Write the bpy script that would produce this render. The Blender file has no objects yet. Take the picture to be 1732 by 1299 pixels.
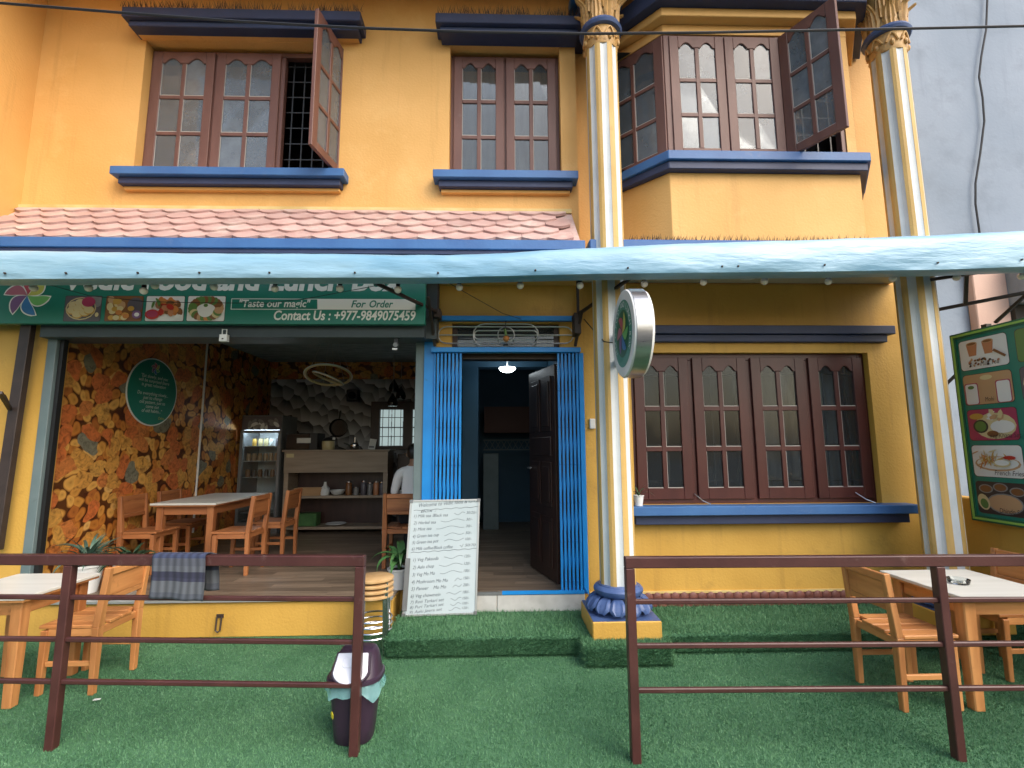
import bpy, bmesh, math, random
import numpy as np
from mathutils import Vector, Matrix, noise as mnoise
random.seed(7)
R_ = math.radians
sc = bpy.context.scene
col = sc.collection

# ------------------------------------------------------------------ camera
CAM_H = 1.66
F_PX, PITCH, YAW, ROLL = 820.0, R_(7.36), R_(1.6), R_(0.29)
_fw = Vector((math.sin(YAW)*math.cos(PITCH), math.cos(YAW)*math.cos(PITCH), math.sin(PITCH)))
_r0 = Vector((math.cos(YAW), -math.sin(YAW), 0)); _u0 = _r0.cross(_fw)
CR = _r0*math.cos(ROLL) - _u0*math.sin(ROLL); CU = _u0*math.cos(ROLL) + _r0*math.sin(ROLL)
cam_d = bpy.data.cameras.new('camera'); cam = bpy.data.objects.new('camera', cam_d); col.objects.link(cam)
cam_d.sensor_fit = 'HORIZONTAL'; cam_d.sensor_width = 36.0; cam_d.lens = F_PX/1732*36.0
cam_d.clip_start = 0.05; cam_d.clip_end = 300
M = Matrix((CR, CU, -_fw)).transposed().to_4x4(); M.translation = (0, 0, CAM_H); cam.matrix_world = M
sc.camera = cam
def P(x, y, Y):            # point at depth Y seen at photo pixel (x, y)
    d = _fw*F_PX + CR*(x-866) + CU*(649.5-y); return Vector((0, 0, CAM_H)) + d*(Y/d.y)

# ------------------------------------------------------------------ sky, sun, exposure
SUN_EL, SUN_AZ = R_(45), R_(138)           # azimuth measured from +Y towards +X: behind the camera, from the right
wd = bpy.data.worlds.new('World'); sc.world = wd; wd.use_nodes = True
nt = wd.node_tree; nt.nodes.clear()
sky = nt.nodes.new('ShaderNodeTexSky'); sky.sky_type = 'NISHITA'; sky.sun_disc = False
sky.sun_elevation = SUN_EL; sky.sun_rotation = SUN_AZ; sky.dust_density = 4.0; sky.air_density = 1.4; sky.ozone_density = 1.0
bg = nt.nodes.new('ShaderNodeBackground'); bg.inputs[1].default_value = 0.15
wo = nt.nodes.new('ShaderNodeOutputWorld'); nt.links.new(sky.outputs[0], bg.inputs[0]); nt.links.new(bg.outputs[0], wo.inputs[0])
sl = bpy.data.lights.new('sun', 'SUN'); sl.energy = 1.0; sl.angle = R_(52); sl.color = (1.0, 0.97, 0.93)
so = bpy.data.objects.new('sun', sl); col.objects.link(so)
so.location = (3, -4, 12)
sdir = Vector((math.sin(SUN_AZ)*math.cos(SUN_EL), math.cos(SUN_AZ)*math.cos(SUN_EL), math.sin(SUN_EL)))
so.rotation_euler = (-sdir).to_track_quat('-Z', 'Y').to_euler()
sc.view_settings.view_transform = 'Standard'; sc.view_settings.look = 'None'
sc.view_settings.exposure = 0.95; sc.view_settings.gamma = 1.0; sc.view_settings.use_curve_mapping = False
sc.render.engine = 'CYCLES'
sc.cycles.max_bounces = 6; sc.cycles.diffuse_bounces = 4; sc.cycles.glossy_bounces = 3; sc.cycles.transmission_bounces = 4
sc.cycles.transparent_max_bounces = 10; sc.cycles.sample_clamp_indirect = 4.0; sc.cycles.caustics_reflective = False; sc.cycles.caustics_refractive = False
sc.cycles.use_denoising = True; sc.cycles.use_adaptive_sampling = True; sc.cycles.adaptive_threshold = 0.02

# ------------------------------------------------------------------ materials
def lin(hexs):
    h = hexs.lstrip('#'); o = []
    for i in (0, 2, 4):
        c = int(h[i:i+2], 16)/255; o.append(c/12.92 if c <= .04045 else ((c+.055)/1.055)**2.4)
    return (o[0], o[1], o[2], 1)
def C4(c): return lin(c) if isinstance(c, str) else (c[0], c[1], c[2], 1)
MATS = {}
def mk(name, c1, c2=None, scale=4, rough=.6, bump=0, bscale=60, metal=0, stretch=(1, 1, 1), world=False, rnd=0, spec=.5,
       detail=5, rrange=0, alpha=1, emit=None, estr=0, lo=.35, hi=.65, dirt=None, dscale=3, dlo=.6, dhi=.8, dst=None, streak=None, trans=0, bdist=.01, sheen=0):
    m = bpy.data.materials.new(name); m.use_nodes = True; n = m.node_tree.nodes; l = m.node_tree.links
    b = n['Principled BSDF']; b.inputs['Roughness'].default_value = rough; b.inputs['Metallic'].default_value = metal
    b.inputs['Specular IOR Level'].default_value = spec
    if trans: b.inputs['Transmission Weight'].default_value = trans
    if sheen: b.inputs['Sheen Weight'].default_value = sheen
    if alpha < 1: b.inputs['Alpha'].default_value = alpha
    if emit: b.inputs['Emission Color'].default_value = C4(emit); b.inputs['Emission Strength'].default_value = estr
    c1 = C4(c1); c2 = C4(c2) if c2 else c1
    if world: g = n.new('ShaderNodeNewGeometry').outputs['Position']
    else: g = n.new('ShaderNodeTexCoord').outputs['Object']
    mp = n.new('ShaderNodeMapping'); mp.inputs['Scale'].default_value = stretch; l.new(g, mp.inputs['Vector']); vec = mp.outputs['Vector']
    if rnd:
        oi = n.new('ShaderNodeObjectInfo'); ad = n.new('ShaderNodeVectorMath'); ad.operation = 'ADD'
        cmb = n.new('ShaderNodeCombineXYZ'); mu = n.new('ShaderNodeMath'); mu.operation = 'MULTIPLY'; mu.inputs[1].default_value = 37.0
        l.new(oi.outputs['Random'], mu.inputs[0]); l.new(mu.outputs[0], cmb.inputs[0]); l.new(mu.outputs[0], cmb.inputs[1])
        l.new(vec, ad.inputs[0]); l.new(cmb.outputs[0], ad.inputs[1]); vec = ad.outputs[0]
    nz = n.new('ShaderNodeTexNoise'); nz.inputs['Scale'].default_value = scale; nz.inputs['Detail'].default_value = detail; l.new(vec, nz.inputs['Vector'])
    rp = n.new('ShaderNodeValToRGB'); rp.color_ramp.elements[0].position = lo; rp.color_ramp.elements[1].position = hi
    rp.color_ramp.elements[0].color = c1; rp.color_ramp.elements[1].color = c2; l.new(nz.outputs['Fac'], rp.inputs['Fac'])
    out = rp.outputs['Color']
    if rnd:
        hs = n.new('ShaderNodeHueSaturation'); mr = n.new('ShaderNodeMapRange'); mr.inputs['To Min'].default_value = 1-rnd; mr.inputs['To Max'].default_value = 1+rnd
        l.new(oi.outputs['Random'], mr.inputs['Value']); l.new(mr.outputs[0], hs.inputs['Value']); l.new(out, hs.inputs['Color']); out = hs.outputs['Color']
    if dirt:
        n2 = n.new('ShaderNodeTexNoise'); n2.inputs['Scale'].default_value = dscale; n2.inputs['Detail'].default_value = 8; n2.inputs['Roughness'].default_value = .7; l.new(g, n2.inputs['Vector'])
        r2 = n.new('ShaderNodeMapRange'); r2.inputs['From Min'].default_value = dlo; r2.inputs['From Max'].default_value = dhi; l.new(n2.outputs['Fac'], r2.inputs['Value'])
        mx = n.new('ShaderNodeMix'); mx.data_type = 'RGBA'; l.new(r2.outputs[0], mx.inputs[0]); l.new(out, mx.inputs[6]); mx.inputs[7].default_value = C4(dirt); out = mx.outputs[2]
    if streak:
        mp2 = n.new('ShaderNodeMapping'); mp2.inputs['Scale'].default_value = (9, 9, .55); l.new(g, mp2.inputs[0])
        n4 = n.new('ShaderNodeTexNoise'); n4.inputs['Scale'].default_value = 1.0; n4.inputs['Detail'].default_value = 7; n4.inputs['Roughness'].default_value = .65; l.new(mp2.outputs[0], n4.inputs['Vector'])
        r4 = n.new('ShaderNodeMapRange'); r4.inputs['From Min'].default_value = .56; r4.inputs['From Max'].default_value = .80; r4.inputs['To Max'].default_value = .55; l.new(n4.outputs['Fac'], r4.inputs['Value'])
        m4 = n.new('ShaderNodeMix'); m4.data_type = 'RGBA'; l.new(r4.outputs[0], m4.inputs[0]); l.new(out, m4.inputs[6]); m4.inputs[7].default_value = C4(streak); out = m4.outputs[2]
    l.new(out, b.inputs['Base Color'])
    if rrange:
        mr = n.new('ShaderNodeMapRange'); mr.inputs['To Min'].default_value = max(.02, rough-rrange); mr.inputs['To Max'].default_value = min(1, rough+rrange)
        l.new(nz.outputs['Fac'], mr.inputs['Value']); l.new(mr.outputs[0], b.inputs['Roughness'])
    if bump:
        n3 = n.new('ShaderNodeTexNoise'); n3.inputs['Scale'].default_value = bscale; n3.inputs['Detail'].default_value = 6; l.new(vec, n3.inputs['Vector'])
        bp = n.new('ShaderNodeBump'); bp.inputs['Strength'].default_value = bump; bp.inputs['Distance'].default_value = bdist
        l.new(n3.outputs['Fac'], bp.inputs['Height']); l.new(bp.outputs[0], b.inputs['Normal'])
    MATS[name] = m; return m
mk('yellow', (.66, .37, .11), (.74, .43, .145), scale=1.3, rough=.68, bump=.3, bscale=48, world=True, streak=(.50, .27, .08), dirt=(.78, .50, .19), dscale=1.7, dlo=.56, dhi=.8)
mk('yellow_shaded', (.55, .315, .056), (.62, .365, .072), scale=1.6, rough=.62, bump=.3, bscale=48, world=True, streak=(.34, .19, .04), dirt=(.40, .235, .05), dscale=2.2, dlo=.56, dhi=.8)  # same yellow paint, its colour darkened for the shade on the lower walls
mk('cream_edge', '#d8c48a', '#c9ae6e', rough=.7, bump=.2, world=True)
mk('blue', (.034, .115, .31), (.045, .145, .36), scale=3, rough=.5, bump=.15, bscale=40, world=True, dirt=(.10, .17, .33), dscale=7, dlo=.6, dhi=.85)
mk('navy', (.024, .036, .088), (.030, .045, .11), scale=3, rough=.55, bump=.15, world=True, dirt=(.06, .075, .15), dscale=6, dlo=.6, dhi=.85)
mk('gate_blue', (.008, .22, .62), (.012, .26, .70), scale=5, rough=.42, bump=.06, world=True, dirt=(.02, .12, .3), dscale=12, dlo=.62, dhi=.85)
mk('white_paint', (.56, .60, .62), (.64, .68, .70), scale=4, rough=.55, bump=.15, world=True, dirt=(.48, .44, .36), dscale=9, dlo=.64, dhi=.85)
mk('gold', (.52, .30, .10), (.62, .38, .14), scale=9, rough=.5, bump=.25, bscale=30, world=True, dirt=(.25, .12, .03), dscale=14, dlo=.52, dhi=.7)
mk('window_wood', (.12, .052, .042), (.16, .074, .060), scale=6, stretch=(1, 1, .25), rough=.5, bump=.1, world=True, dirt=(.2, .14, .12), dscale=8, dlo=.62, dhi=.85)
mk('window_maroon', (.052, .010, .009), (.072, .016, .013), scale=6, stretch=(1, 1, .25), rough=.38, bump=.08, world=True, dirt=(.06, .025, .022), dscale=8, dlo=.62, dhi=.85)
mk('door_wood', (.028, .012, .009), (.048, .021, .015), scale=9, stretch=(1, 1, .15), rough=.4, bump=.1)
mk('putty', (.42, .40, .38), rough=.7)
mk('tile_pink', (.43, .275, .255), (.53, .37, .345), scale=3, rough=.6, bump=.2, world=True, rnd=.10, dirt=(.60, .50, .46), dscale=3, dlo=.5, dhi=.72)
mk('rail_brown', (.055, .018, .017), (.075, .026, .024), scale=6, rough=.38, bump=.08, world=True, dirt=(.16, .10, .09), dscale=11, dlo=.6, dhi=.8)
mk('steel_brown', (.03, .02, .018), (.045, .03, .026), rough=.5, scale=8)
mk('black', (.012, .012, .013), rough=.45)
mk('black_gloss', (.01, .01, .012), rough=.12)
mk('chrome', (.6, .6, .62), rough=.18, metal=1)
mk('steel', (.42, .43, .45), (.5, .51, .53), rough=.3, metal=1, stretch=(1, 1, 8), scale=6, rrange=.08)
mk('grey_metal', (.20, .21, .22), (.26, .27, .28), rough=.45, metal=.5)
mk('shutter_grey', (.12, .17, .18), (.15, .2, .21), rough=.5, scale=4, world=True, dirt=(.08, .10, .10), dscale=6)
mk('shutter_dark', (.045, .06, .07), (.06, .08, .09), rough=.55, scale=3, world=True)
mk('concrete', (.30, .29, .27), (.40, .39, .37), scale=5, rough=.85, bump=.3, world=True, dirt=(.2, .19, .17), dscale=8)
mk('marble', (.42, .42, .40), (.54, .54, .52), scale=6, rough=.5, world=True, dirt=(.28, .27, .24), dscale=7)
mk('neighbour_wall', (.23, .285, .365), (.28, .335, .42), scale=.9, rough=.8, bump=.2, bscale=30, world=True, streak=(.17, .21, .27), dirt=(.20, .245, .31), dscale=2.5, dlo=.5, dhi=.75)
mk('pink_paint', (.60, .40, .33), (.67, .46, .38), scale=2, rough=.7, bump=.15, world=True)
mk('soffit', (.50, .46, .38), (.56, .52, .44), scale=2, rough=.75, world=True)
mk('asphalt', (.05, .05, .05), (.08, .078, .075), scale=8, rough=.9, bump=.4, world=True)
mk('turf_base', (.045, .135, .065), (.065, .175, .088), scale=2.2, rough=.9, bump=.5, bscale=180, world=True)
mk('turf', (.062, .18, .083), (.13, .285, .142), scale=1.1, rough=.55, world=True, detail=8, spec=.35, lo=.3, hi=.7)
mk('scallop', (.14, .045, .035), (.2, .075, .06), scale=10, rough=.5, bump=.2, world=True, rnd=.1)
for ax, st in (('x', (.12, 1, 1)), ('y', (1, .12, 1)), ('z', (1, 1, .12))):
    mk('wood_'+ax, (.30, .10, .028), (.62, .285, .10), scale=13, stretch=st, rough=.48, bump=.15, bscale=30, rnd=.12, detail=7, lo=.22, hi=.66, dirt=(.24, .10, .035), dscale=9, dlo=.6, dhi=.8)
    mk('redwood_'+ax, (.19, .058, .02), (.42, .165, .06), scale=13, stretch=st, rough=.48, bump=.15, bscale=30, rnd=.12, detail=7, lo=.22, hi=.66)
mk('laminate', (.58, .58, .53), (.70, .70, .66), scale=14, stretch=(.1, 1, 1), rough=.35, lo=.3, hi=.7)
mk('plank', (.125, .092, .066), (.24, .185, .135), scale=16, stretch=(.1, 1, 1), rough=.42, bump=.12, bscale=40, rnd=.28, detail=4, lo=.28, hi=.7)
mk('counter_wood', (.26, .20, .145), (.34, .27, .20), scale=18, stretch=(.1, 1, 1), rough=.45)
mk('sign_green', (.012, .17, .125), (.015, .20, .15), scale=1, rough=.35, world=True)
mk('round_green', (.05, .25, .19), rough=.4)
mk('sign_white', (.72, .76, .74), rough=.4)
mk('board_green', (.018, .12, .06), rough=.4)
mk('board_lime', (.28, .52, .10), rough=.4)
mk('whiteboard', (.46, .55, .59), (.52, .60, .64), scale=2, rough=.25)
mk('alu', (.55, .57, .58), rough=.35, metal=.6)
mk('ink', (.07, .085, .11), rough=.6)
mk('tarp', (.17, .36, .52), (.31, .51, .65), scale=2.2, stretch=(.35, 1, 1.6), rough=.36, bump=.9, bscale=7, world=True, detail=6, rrange=.1, spec=.6, bdist=.02)
mk('bulb_glass', (.78, .73, .66), (.84, .80, .74), rough=.08, spec=.8)
mk('cable', (.012, .012, .014), rough=.5)
mk('bin_purple', (.032, .018, .034), (.042, .024, .044), rough=.38, scale=3, spec=.45)
mk('bin_white', (.70, .72, .82), rough=.35)
mk('bag', (.16, .42, .44), (.3, .58, .6), rough=.25, alpha=.5, bump=.6, bscale=30)
mk('sticker_yellow', (.75, .62, .03), rough=.4)
mk('stool_wood', (.46, .28, .12), (.56, .37, .18), scale=12, rough=.4)
mk('pot_white', (.72, .74, .74), (.78, .80, .80), rough=.4)
mk('soil', (.03, .02, .014), rough=.95)
mk('leaf', (.035, .11, .035), (.075, .19, .06), scale=8, rough=.42, rnd=.15)
mk('leaf_dark', (.018, .05, .025), (.05, .10, .055), scale=8, rough=.4, rnd=.15)
mk('leaf_blue', (.05, .10, .08), (.10, .17, .13), scale=8, rough=.4, rnd=.15)
mk('skin', (.36, .2, .13), rough=.5)
mk('hair', (.01, .008, .007), rough=.4)
mk('shirt', (.78, .79, .80), (.78, .79, .8), rough=.8, scale=6)
mk('trousers', (.02, .022, .03), rough=.85)
mk('fridge_grey', (.16, .17, .18), rough=.4)
mk('fridge_white', (.6, .62, .64), rough=.4, emit=(.75, .88, 1), estr=.0)
mk('fridge_light', (.8, .9, 1), emit=(.75, .9, 1), estr=28.0)
mk('lamp_white', (.9, .95, 1), emit=(.85, .95, 1), estr=14.0)
mk('bright_out', (.5, .6, .6), emit=(.75, .95, .95), estr=.25)  # glow put on the back window panes in place of daylight outside
mk('ceiling_blue', (.17, .27, .33), (.36, .46, .52), scale=5, stretch=(1, 3, 1), rough=.6, world=True)
mk('hall_blue', (.026, .085, .14), (.034, .10, .165), scale=2, rough=.6, world=True)
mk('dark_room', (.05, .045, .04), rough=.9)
mk('curtain', (.17, .185, .195), (.27, .285, .295), scale=3, stretch=(4, 1, .3), rough=.9, world=True)
mk('curtain_dark', (.07, .075, .08), (.14, .145, .15), scale=3, stretch=(4, 1, .3), rough=.9, world=True)
mk('denim', (.028, .05, .105), (.05, .085, .16), scale=20, rough=.9)
mk('terracotta', (.10, .035, .02), rough=.6)
def noiseless(name, c, rough=.5, **k): return mk(name, c, rough=rough, **k)
for nm, c in (('p_red', (.42, .07, .10)), ('p_pink', (.40, .13, .19)), ('p_purple', (.19, .10, .25)), ('p_bluep', (.04, .19, .46)), ('p_green', (.16, .46, .14)), ('p_yellow', (.46, .48, .11)), ('p_orange', (.55, .22, .04)),
              ('f_cream', (.58, .5, .28)), ('f_gold', (.50, .30, .06)), ('f_brown', (.20, .085, .03)), ('f_dark', (.04, .03, .03)), ('f_white', (.68, .70, .70)), ('f_green', (.10, .20, .05)),
              ('f_orange', (.52, .20, .05)), ('f_magenta', (.34, .04, .10)), ('f_grey', (.22, .22, .22)), ('f_tan', (.48, .30, .16)), ('f_slate', (.10, .09, .11)), ('f_red', (.42, .03, .02)), ('f_terra', (.46, .2, .1))):
    noiseless(nm, c, .35)
# striped checked cloth
def cloth_mat():
    m = bpy.data.materials.new('check_cloth'); m.use_nodes = True; n = m.node_tree.nodes; l = m.node_tree.links; b = n['Principled BSDF']; b.inputs['Roughness'].default_value = .95
    tc = n.new('ShaderNodeTexCoord'); sp = n.new('ShaderNodeSeparateXYZ'); l.new(tc.outputs['UV'], sp.inputs[0])
    rp = n.new('ShaderNodeValToRGB'); rp.color_ramp.interpolation = 'CONSTANT'; e = rp.color_ramp.elements
    stops = [(0, (.035, .06, .17)), (.14, (.12, .135, .19)), (.30, (.15, .17, .22)), (.42, (.035, .04, .095)), (.55, (.05, .055, .12)), (.62, (.16, .18, .22)), (.86, (.11, .13, .18))]
    e[0].position = 0; e[0].color = (*stops[0][1], 1); e[1].position = stops[1][0]; e[1].color = (*stops[1][1], 1)
    for p_, c_ in stops[2:]:
        q = e.new(p_); q.color = (*c_, 1)
    l.new(sp.outputs['Y'], rp.inputs['Fac'])
    wv = n.new('ShaderNodeTexWave'); wv.bands_direction = 'X'; wv.inputs['Scale'].default_value = 2.2; wv.inputs['Distortion'].default_value = 1.5; l.new(tc.outputs['UV'], wv.inputs['Vector'])
    nz = n.new('ShaderNodeTexNoise'); nz.inputs['Scale'].default_value = 160; l.new(tc.outputs['UV'], nz.inputs['Vector'])
    mx = n.new('ShaderNodeMix'); mx.data_type = 'RGBA'; mx.blend_type = 'MULTIPLY'; mx.inputs[0].default_value = .45
    l.new(rp.outputs[0], mx.inputs[6]); l.new(wv.outputs['Color'], mx.inputs[7])
    m2 = n.new('ShaderNodeMix'); m2.data_type = 'RGBA'; m2.blend_type = 'OVERLAY'; m2.inputs[0].default_value = .5; hs = n.new('ShaderNodeHueSaturation'); hs.inputs['Value'].default_value = .68; hs.inputs['Saturation'].default_value = .8; l.new(mx.outputs[2], hs.inputs['Color']); l.new(hs.outputs[0], m2.inputs[6]); l.new(nz.outputs['Fac'], m2.inputs[7])
    l.new(m2.outputs[2], b.inputs['Base Color']); MATS['check_cloth'] = m
cloth_mat()
# printed wallpaper: log ends and blossoms
def wallpaper(name, dim=1.0):
    m = bpy.data.materials.new(name); m.use_nodes = True; n = m.node_tree.nodes; l = m.node_tree.links; b = n['Principled BSDF']; b.inputs['Roughness'].default_value = .55
    g = n.new('ShaderNodeNewGeometry').outputs['Position']
    sg = n.new('ShaderNodeSeparateXYZ'); l.new(g, sg.inputs[0]); sm_ = n.new('ShaderNodeMath'); l.new(sg.outputs[0], sm_.inputs[0]); l.new(sg.outputs[1], sm_.inputs[1])
    mp = n.new('ShaderNodeCombineXYZ'); l.new(sm_.outputs[0], mp.inputs[0]); l.new(sg.outputs[2], mp.inputs[1])
    nzw = n.new('ShaderNodeTexNoise'); nzw.inputs['Scale'].default_value = 2.3; l.new(mp.outputs[0], nzw.inputs['Vector'])
    mxv = n.new('ShaderNodeMix'); mxv.data_type = 'RGBA'; mxv.blend_type = 'LINEAR_LIGHT'; mxv.inputs[0].default_value = .16; l.new(mp.outputs[0], mxv.inputs[6]); l.new(nzw.outputs['Color'], mxv.inputs[7])
    def vor(scale, rnd=.9, feat='F1'):
        v = n.new('ShaderNodeTexVoronoi'); v.feature = feat; v.voronoi_dimensions = '2D'; v.inputs['Scale'].default_value = scale; v.inputs['Randomness'].default_value = rnd; l.new(mxv.outputs[2], v.inputs['Vector']); return v
    def ramp(src, stops, const=False):
        rp = n.new('ShaderNodeValToRGB'); rp.color_ramp.interpolation = 'CONSTANT' if const else 'LINEAR'; e = rp.color_ramp.elements
        e[0].position = stops[0][0]; e[0].color = (*stops[0][1], 1); e[1].position = stops[1][0]; e[1].color = (*stops[1][1], 1)
        for p_, c_ in stops[2:]: q = e.new(p_); q.color = (*c_, 1)
        l.new(src, rp.inputs[0]); return rp.outputs[0]
    def sep(o):
        s = n.new('ShaderNodeSeparateXYZ'); l.new(o, s.inputs[0]); return s.outputs
    def mixc(f, a, b_, bt='MIX'):
        x = n.new('ShaderNodeMix'); x.data_type = 'RGBA'; x.blend_type = bt
        if isinstance(f, float): x.inputs[0].default_value = f
        else: l.new(f, x.inputs[0])
        for i, s in ((6, a), (7, b_)):
            if isinstance(s, tuple): x.inputs[i].default_value = (*s, 1)
            else: l.new(s, x.inputs[i])
        return x.outputs[2]
    # small log ends
    v1 = vor(9.5); base1 = ramp(sep(v1.outputs['Color'])[0], [(0, (.52, .25, .05)), (.3, (.44, .17, .03)), (.55, (.60, .33, .08)), (.75, (.36, .12, .025)), (.9, (.62, .37, .12))], True)
    sh1 = ramp(v1.outputs['Distance'], [(0, (.75, .6, .5)), (.12, (1.0, .95, .85)), (.38, (1.25, 1.2, 1.1)), (.50, (.8, .65, .55)), (.58, (.16, .09, .06))])
    logs = mixc(1.0, base1, sh1, 'MULTIPLY')
    # big blossoms
    v2 = vor(5.0, .85); base2 = ramp(sep(v2.outputs['Color'])[1], [(0, (.55, .15, .04)), (.25, (.60, .31, .07)), (.5, (.56, .19, .05)), (.72, (.58, .28, .06)), (.93, (.20, .19, .14))], True)
    wv = n.new('ShaderNodeTexNoise'); wv.inputs['Scale'].default_value = 17; wv.inputs['Detail'].default_value = 4; wv.inputs['Distortion'].default_value = 1.2; l.new(mp.outputs[0], wv.inputs['Vector'])
    pet = mixc(.75, base2, ramp(wv.outputs['Fac'], [(.3, (.32, .25, .22)), (.48, (.9, .9, .85)), (.7, (1.35, 1.3, 1.15))]), 'MULTIPLY')
    big = ramp(v2.outputs['Distance'], [(0, (1, 1, 1)), (.50, (1, 1, 1)), (.53, (0, 0, 0))])
    pick = ramp(sep(v2.outputs['Color'])[2], [(0, (1, 1, 1)), (.74, (0, 0, 0))], True)
    fac = mixc(1.0, big, pick, 'MULTIPLY')
    out = mixc(sep(fac)[0], logs, pet)
    hs = n.new('ShaderNodeHueSaturation'); hs.inputs['Value'].default_value = dim; l.new(out, hs.inputs['Color'])
    l.new(hs.outputs[0], b.inputs['Base Color']); MATS[name] = m
wallpaper('wallpaper_logs', .95)
def leafpaper():
    m = bpy.data.materials.new('wallpaper_leaves'); m.use_nodes = True; n = m.node_tree.nodes; l = m.node_tree.links; b = n['Principled BSDF']; b.inputs['Roughness'].default_value = .6
    g = n.new('ShaderNodeNewGeometry').outputs['Position']
    sg = n.new('ShaderNodeSeparateXYZ'); l.new(g, sg.inputs[0]); cb = n.new('ShaderNodeCombineXYZ'); l.new(sg.outputs[0], cb.inputs[0]); l.new(sg.outputs[2], cb.inputs[1])
    mp = n.new('ShaderNodeMapping'); mp.inputs['Scale'].default_value = (1, .75, 1); mp.inputs['Rotation'].default_value = (0, 0, R_(20)); l.new(cb.outputs[0], mp.inputs[0])
    v = n.new('ShaderNodeTexVoronoi'); v.voronoi_dimensions = '2D'; v.inputs['Scale'].default_value = 6.5; v.inputs['Randomness'].default_value = .8; l.new(mp.outputs[0], v.inputs['Vector'])
    sp = n.new('ShaderNodeVectorMath'); sp.operation = 'SUBTRACT'; l.new(mp.outputs[0], sp.inputs[0])
    l.new(v.outputs['Position'], sp.inputs[1]); sx = n.new('ShaderNodeSeparateXYZ'); l.new(sp.outputs[0], sx.inputs[0])
    ad = n.new('ShaderNodeMath'); ad.operation = 'MULTIPLY_ADD'; ad.inputs[1].default_value = 4.4; ad.inputs[2].default_value = .5; l.new(sx.outputs[1], ad.inputs[0])
    rp = n.new('ShaderNodeValToRGB'); e = rp.color_ramp.elements; e[0].position = .12; e[0].color = (.62, .62, .65, 1); e[1].position = .9; e[1].color = (.06, .056, .066, 1); l.new(ad.outputs[0], rp.inputs[0])
    l.new(rp.outputs[0], b.inputs['Base Color']); MATS['wallpaper_leaves'] = m
leafpaper()
def glass_mat(name, dust, dcol, refl=1.0, rough=.03):
    m = bpy.data.materials.new(name); m.use_nodes = True; n = m.node_tree.nodes; l = m.node_tree.links
    n.remove(n['Principled BSDF']); out = n['Material Output']
    tr = n.new('ShaderNodeBsdfTransparent'); tr.inputs[0].default_value = (.9, .93, .93, 1); df = n.new('ShaderNodeBsdfDiffuse'); gl = n.new('ShaderNodeBsdfGlossy'); gl.inputs['Roughness'].default_value = rough
    df.inputs[0].default_value = C4(dcol); oi = n.new('ShaderNodeObjectInfo')
    g = n.new('ShaderNodeNewGeometry').outputs['Position']
    nz = n.new('ShaderNodeTexNoise'); nz.inputs['Scale'].default_value = 7; nz.inputs['Detail'].default_value = 7; nz.inputs['Roughness'].default_value = .65; l.new(g, nz.inputs['Vector'])
    mr = n.new('ShaderNodeMapRange'); mr.inputs['From Min'].default_value = .3; mr.inputs['From Max'].default_value = .7; mr.inputs['To Min'].default_value = dust*.8; mr.inputs['To Max'].default_value = min(1, dust*1.22); l.new(nz.outputs['Fac'], mr.inputs[0])
    vr = n.new('ShaderNodeMapRange'); vr.inputs['To Min'].default_value = .65; vr.inputs['To Max'].default_value = 1.3; l.new(oi.outputs['Random'], vr.inputs[0])
    vm = n.new('ShaderNodeMath'); vm.operation = 'MULTIPLY'; vm.use_clamp = True; l.new(mr.outputs[0], vm.inputs[0]); l.new(vr.outputs[0], vm.inputs[1])
    m1 = n.new('ShaderNodeMixShader'); l.new(vm.outputs[0], m1.inputs[0]); l.new(tr.outputs[0], m1.inputs[1]); l.new(df.outputs[0], m1.inputs[2])
    fr = n.new('ShaderNodeFresnel'); fr.inputs['IOR'].default_value = 1.5; mu = n.new('ShaderNodeMath'); mu.operation = 'MULTIPLY'; mu.inputs[1].default_value = refl; l.new(fr.outputs[0], mu.inputs[0])
    m2 = n.new('ShaderNodeMixShader'); l.new(mu.outputs[0], m2.inputs[0]); l.new(m1.outputs[0], m2.inputs[1]); l.new(gl.outputs[0], m2.inputs[2])
    l.new(m2.outputs[0], out.inputs[0]); MATS[name] = m
glass_mat('glass_dusty', .55, (.21, .245, .285), 1.0)
glass_mat('glass', .16, (.24, .27, .30), 1.1)
glass_mat('glass_dark', .05, (.20, .24, .28), .5)
glass_mat('glass_clear', .03, (.4, .4, .4), 1.0)

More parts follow.
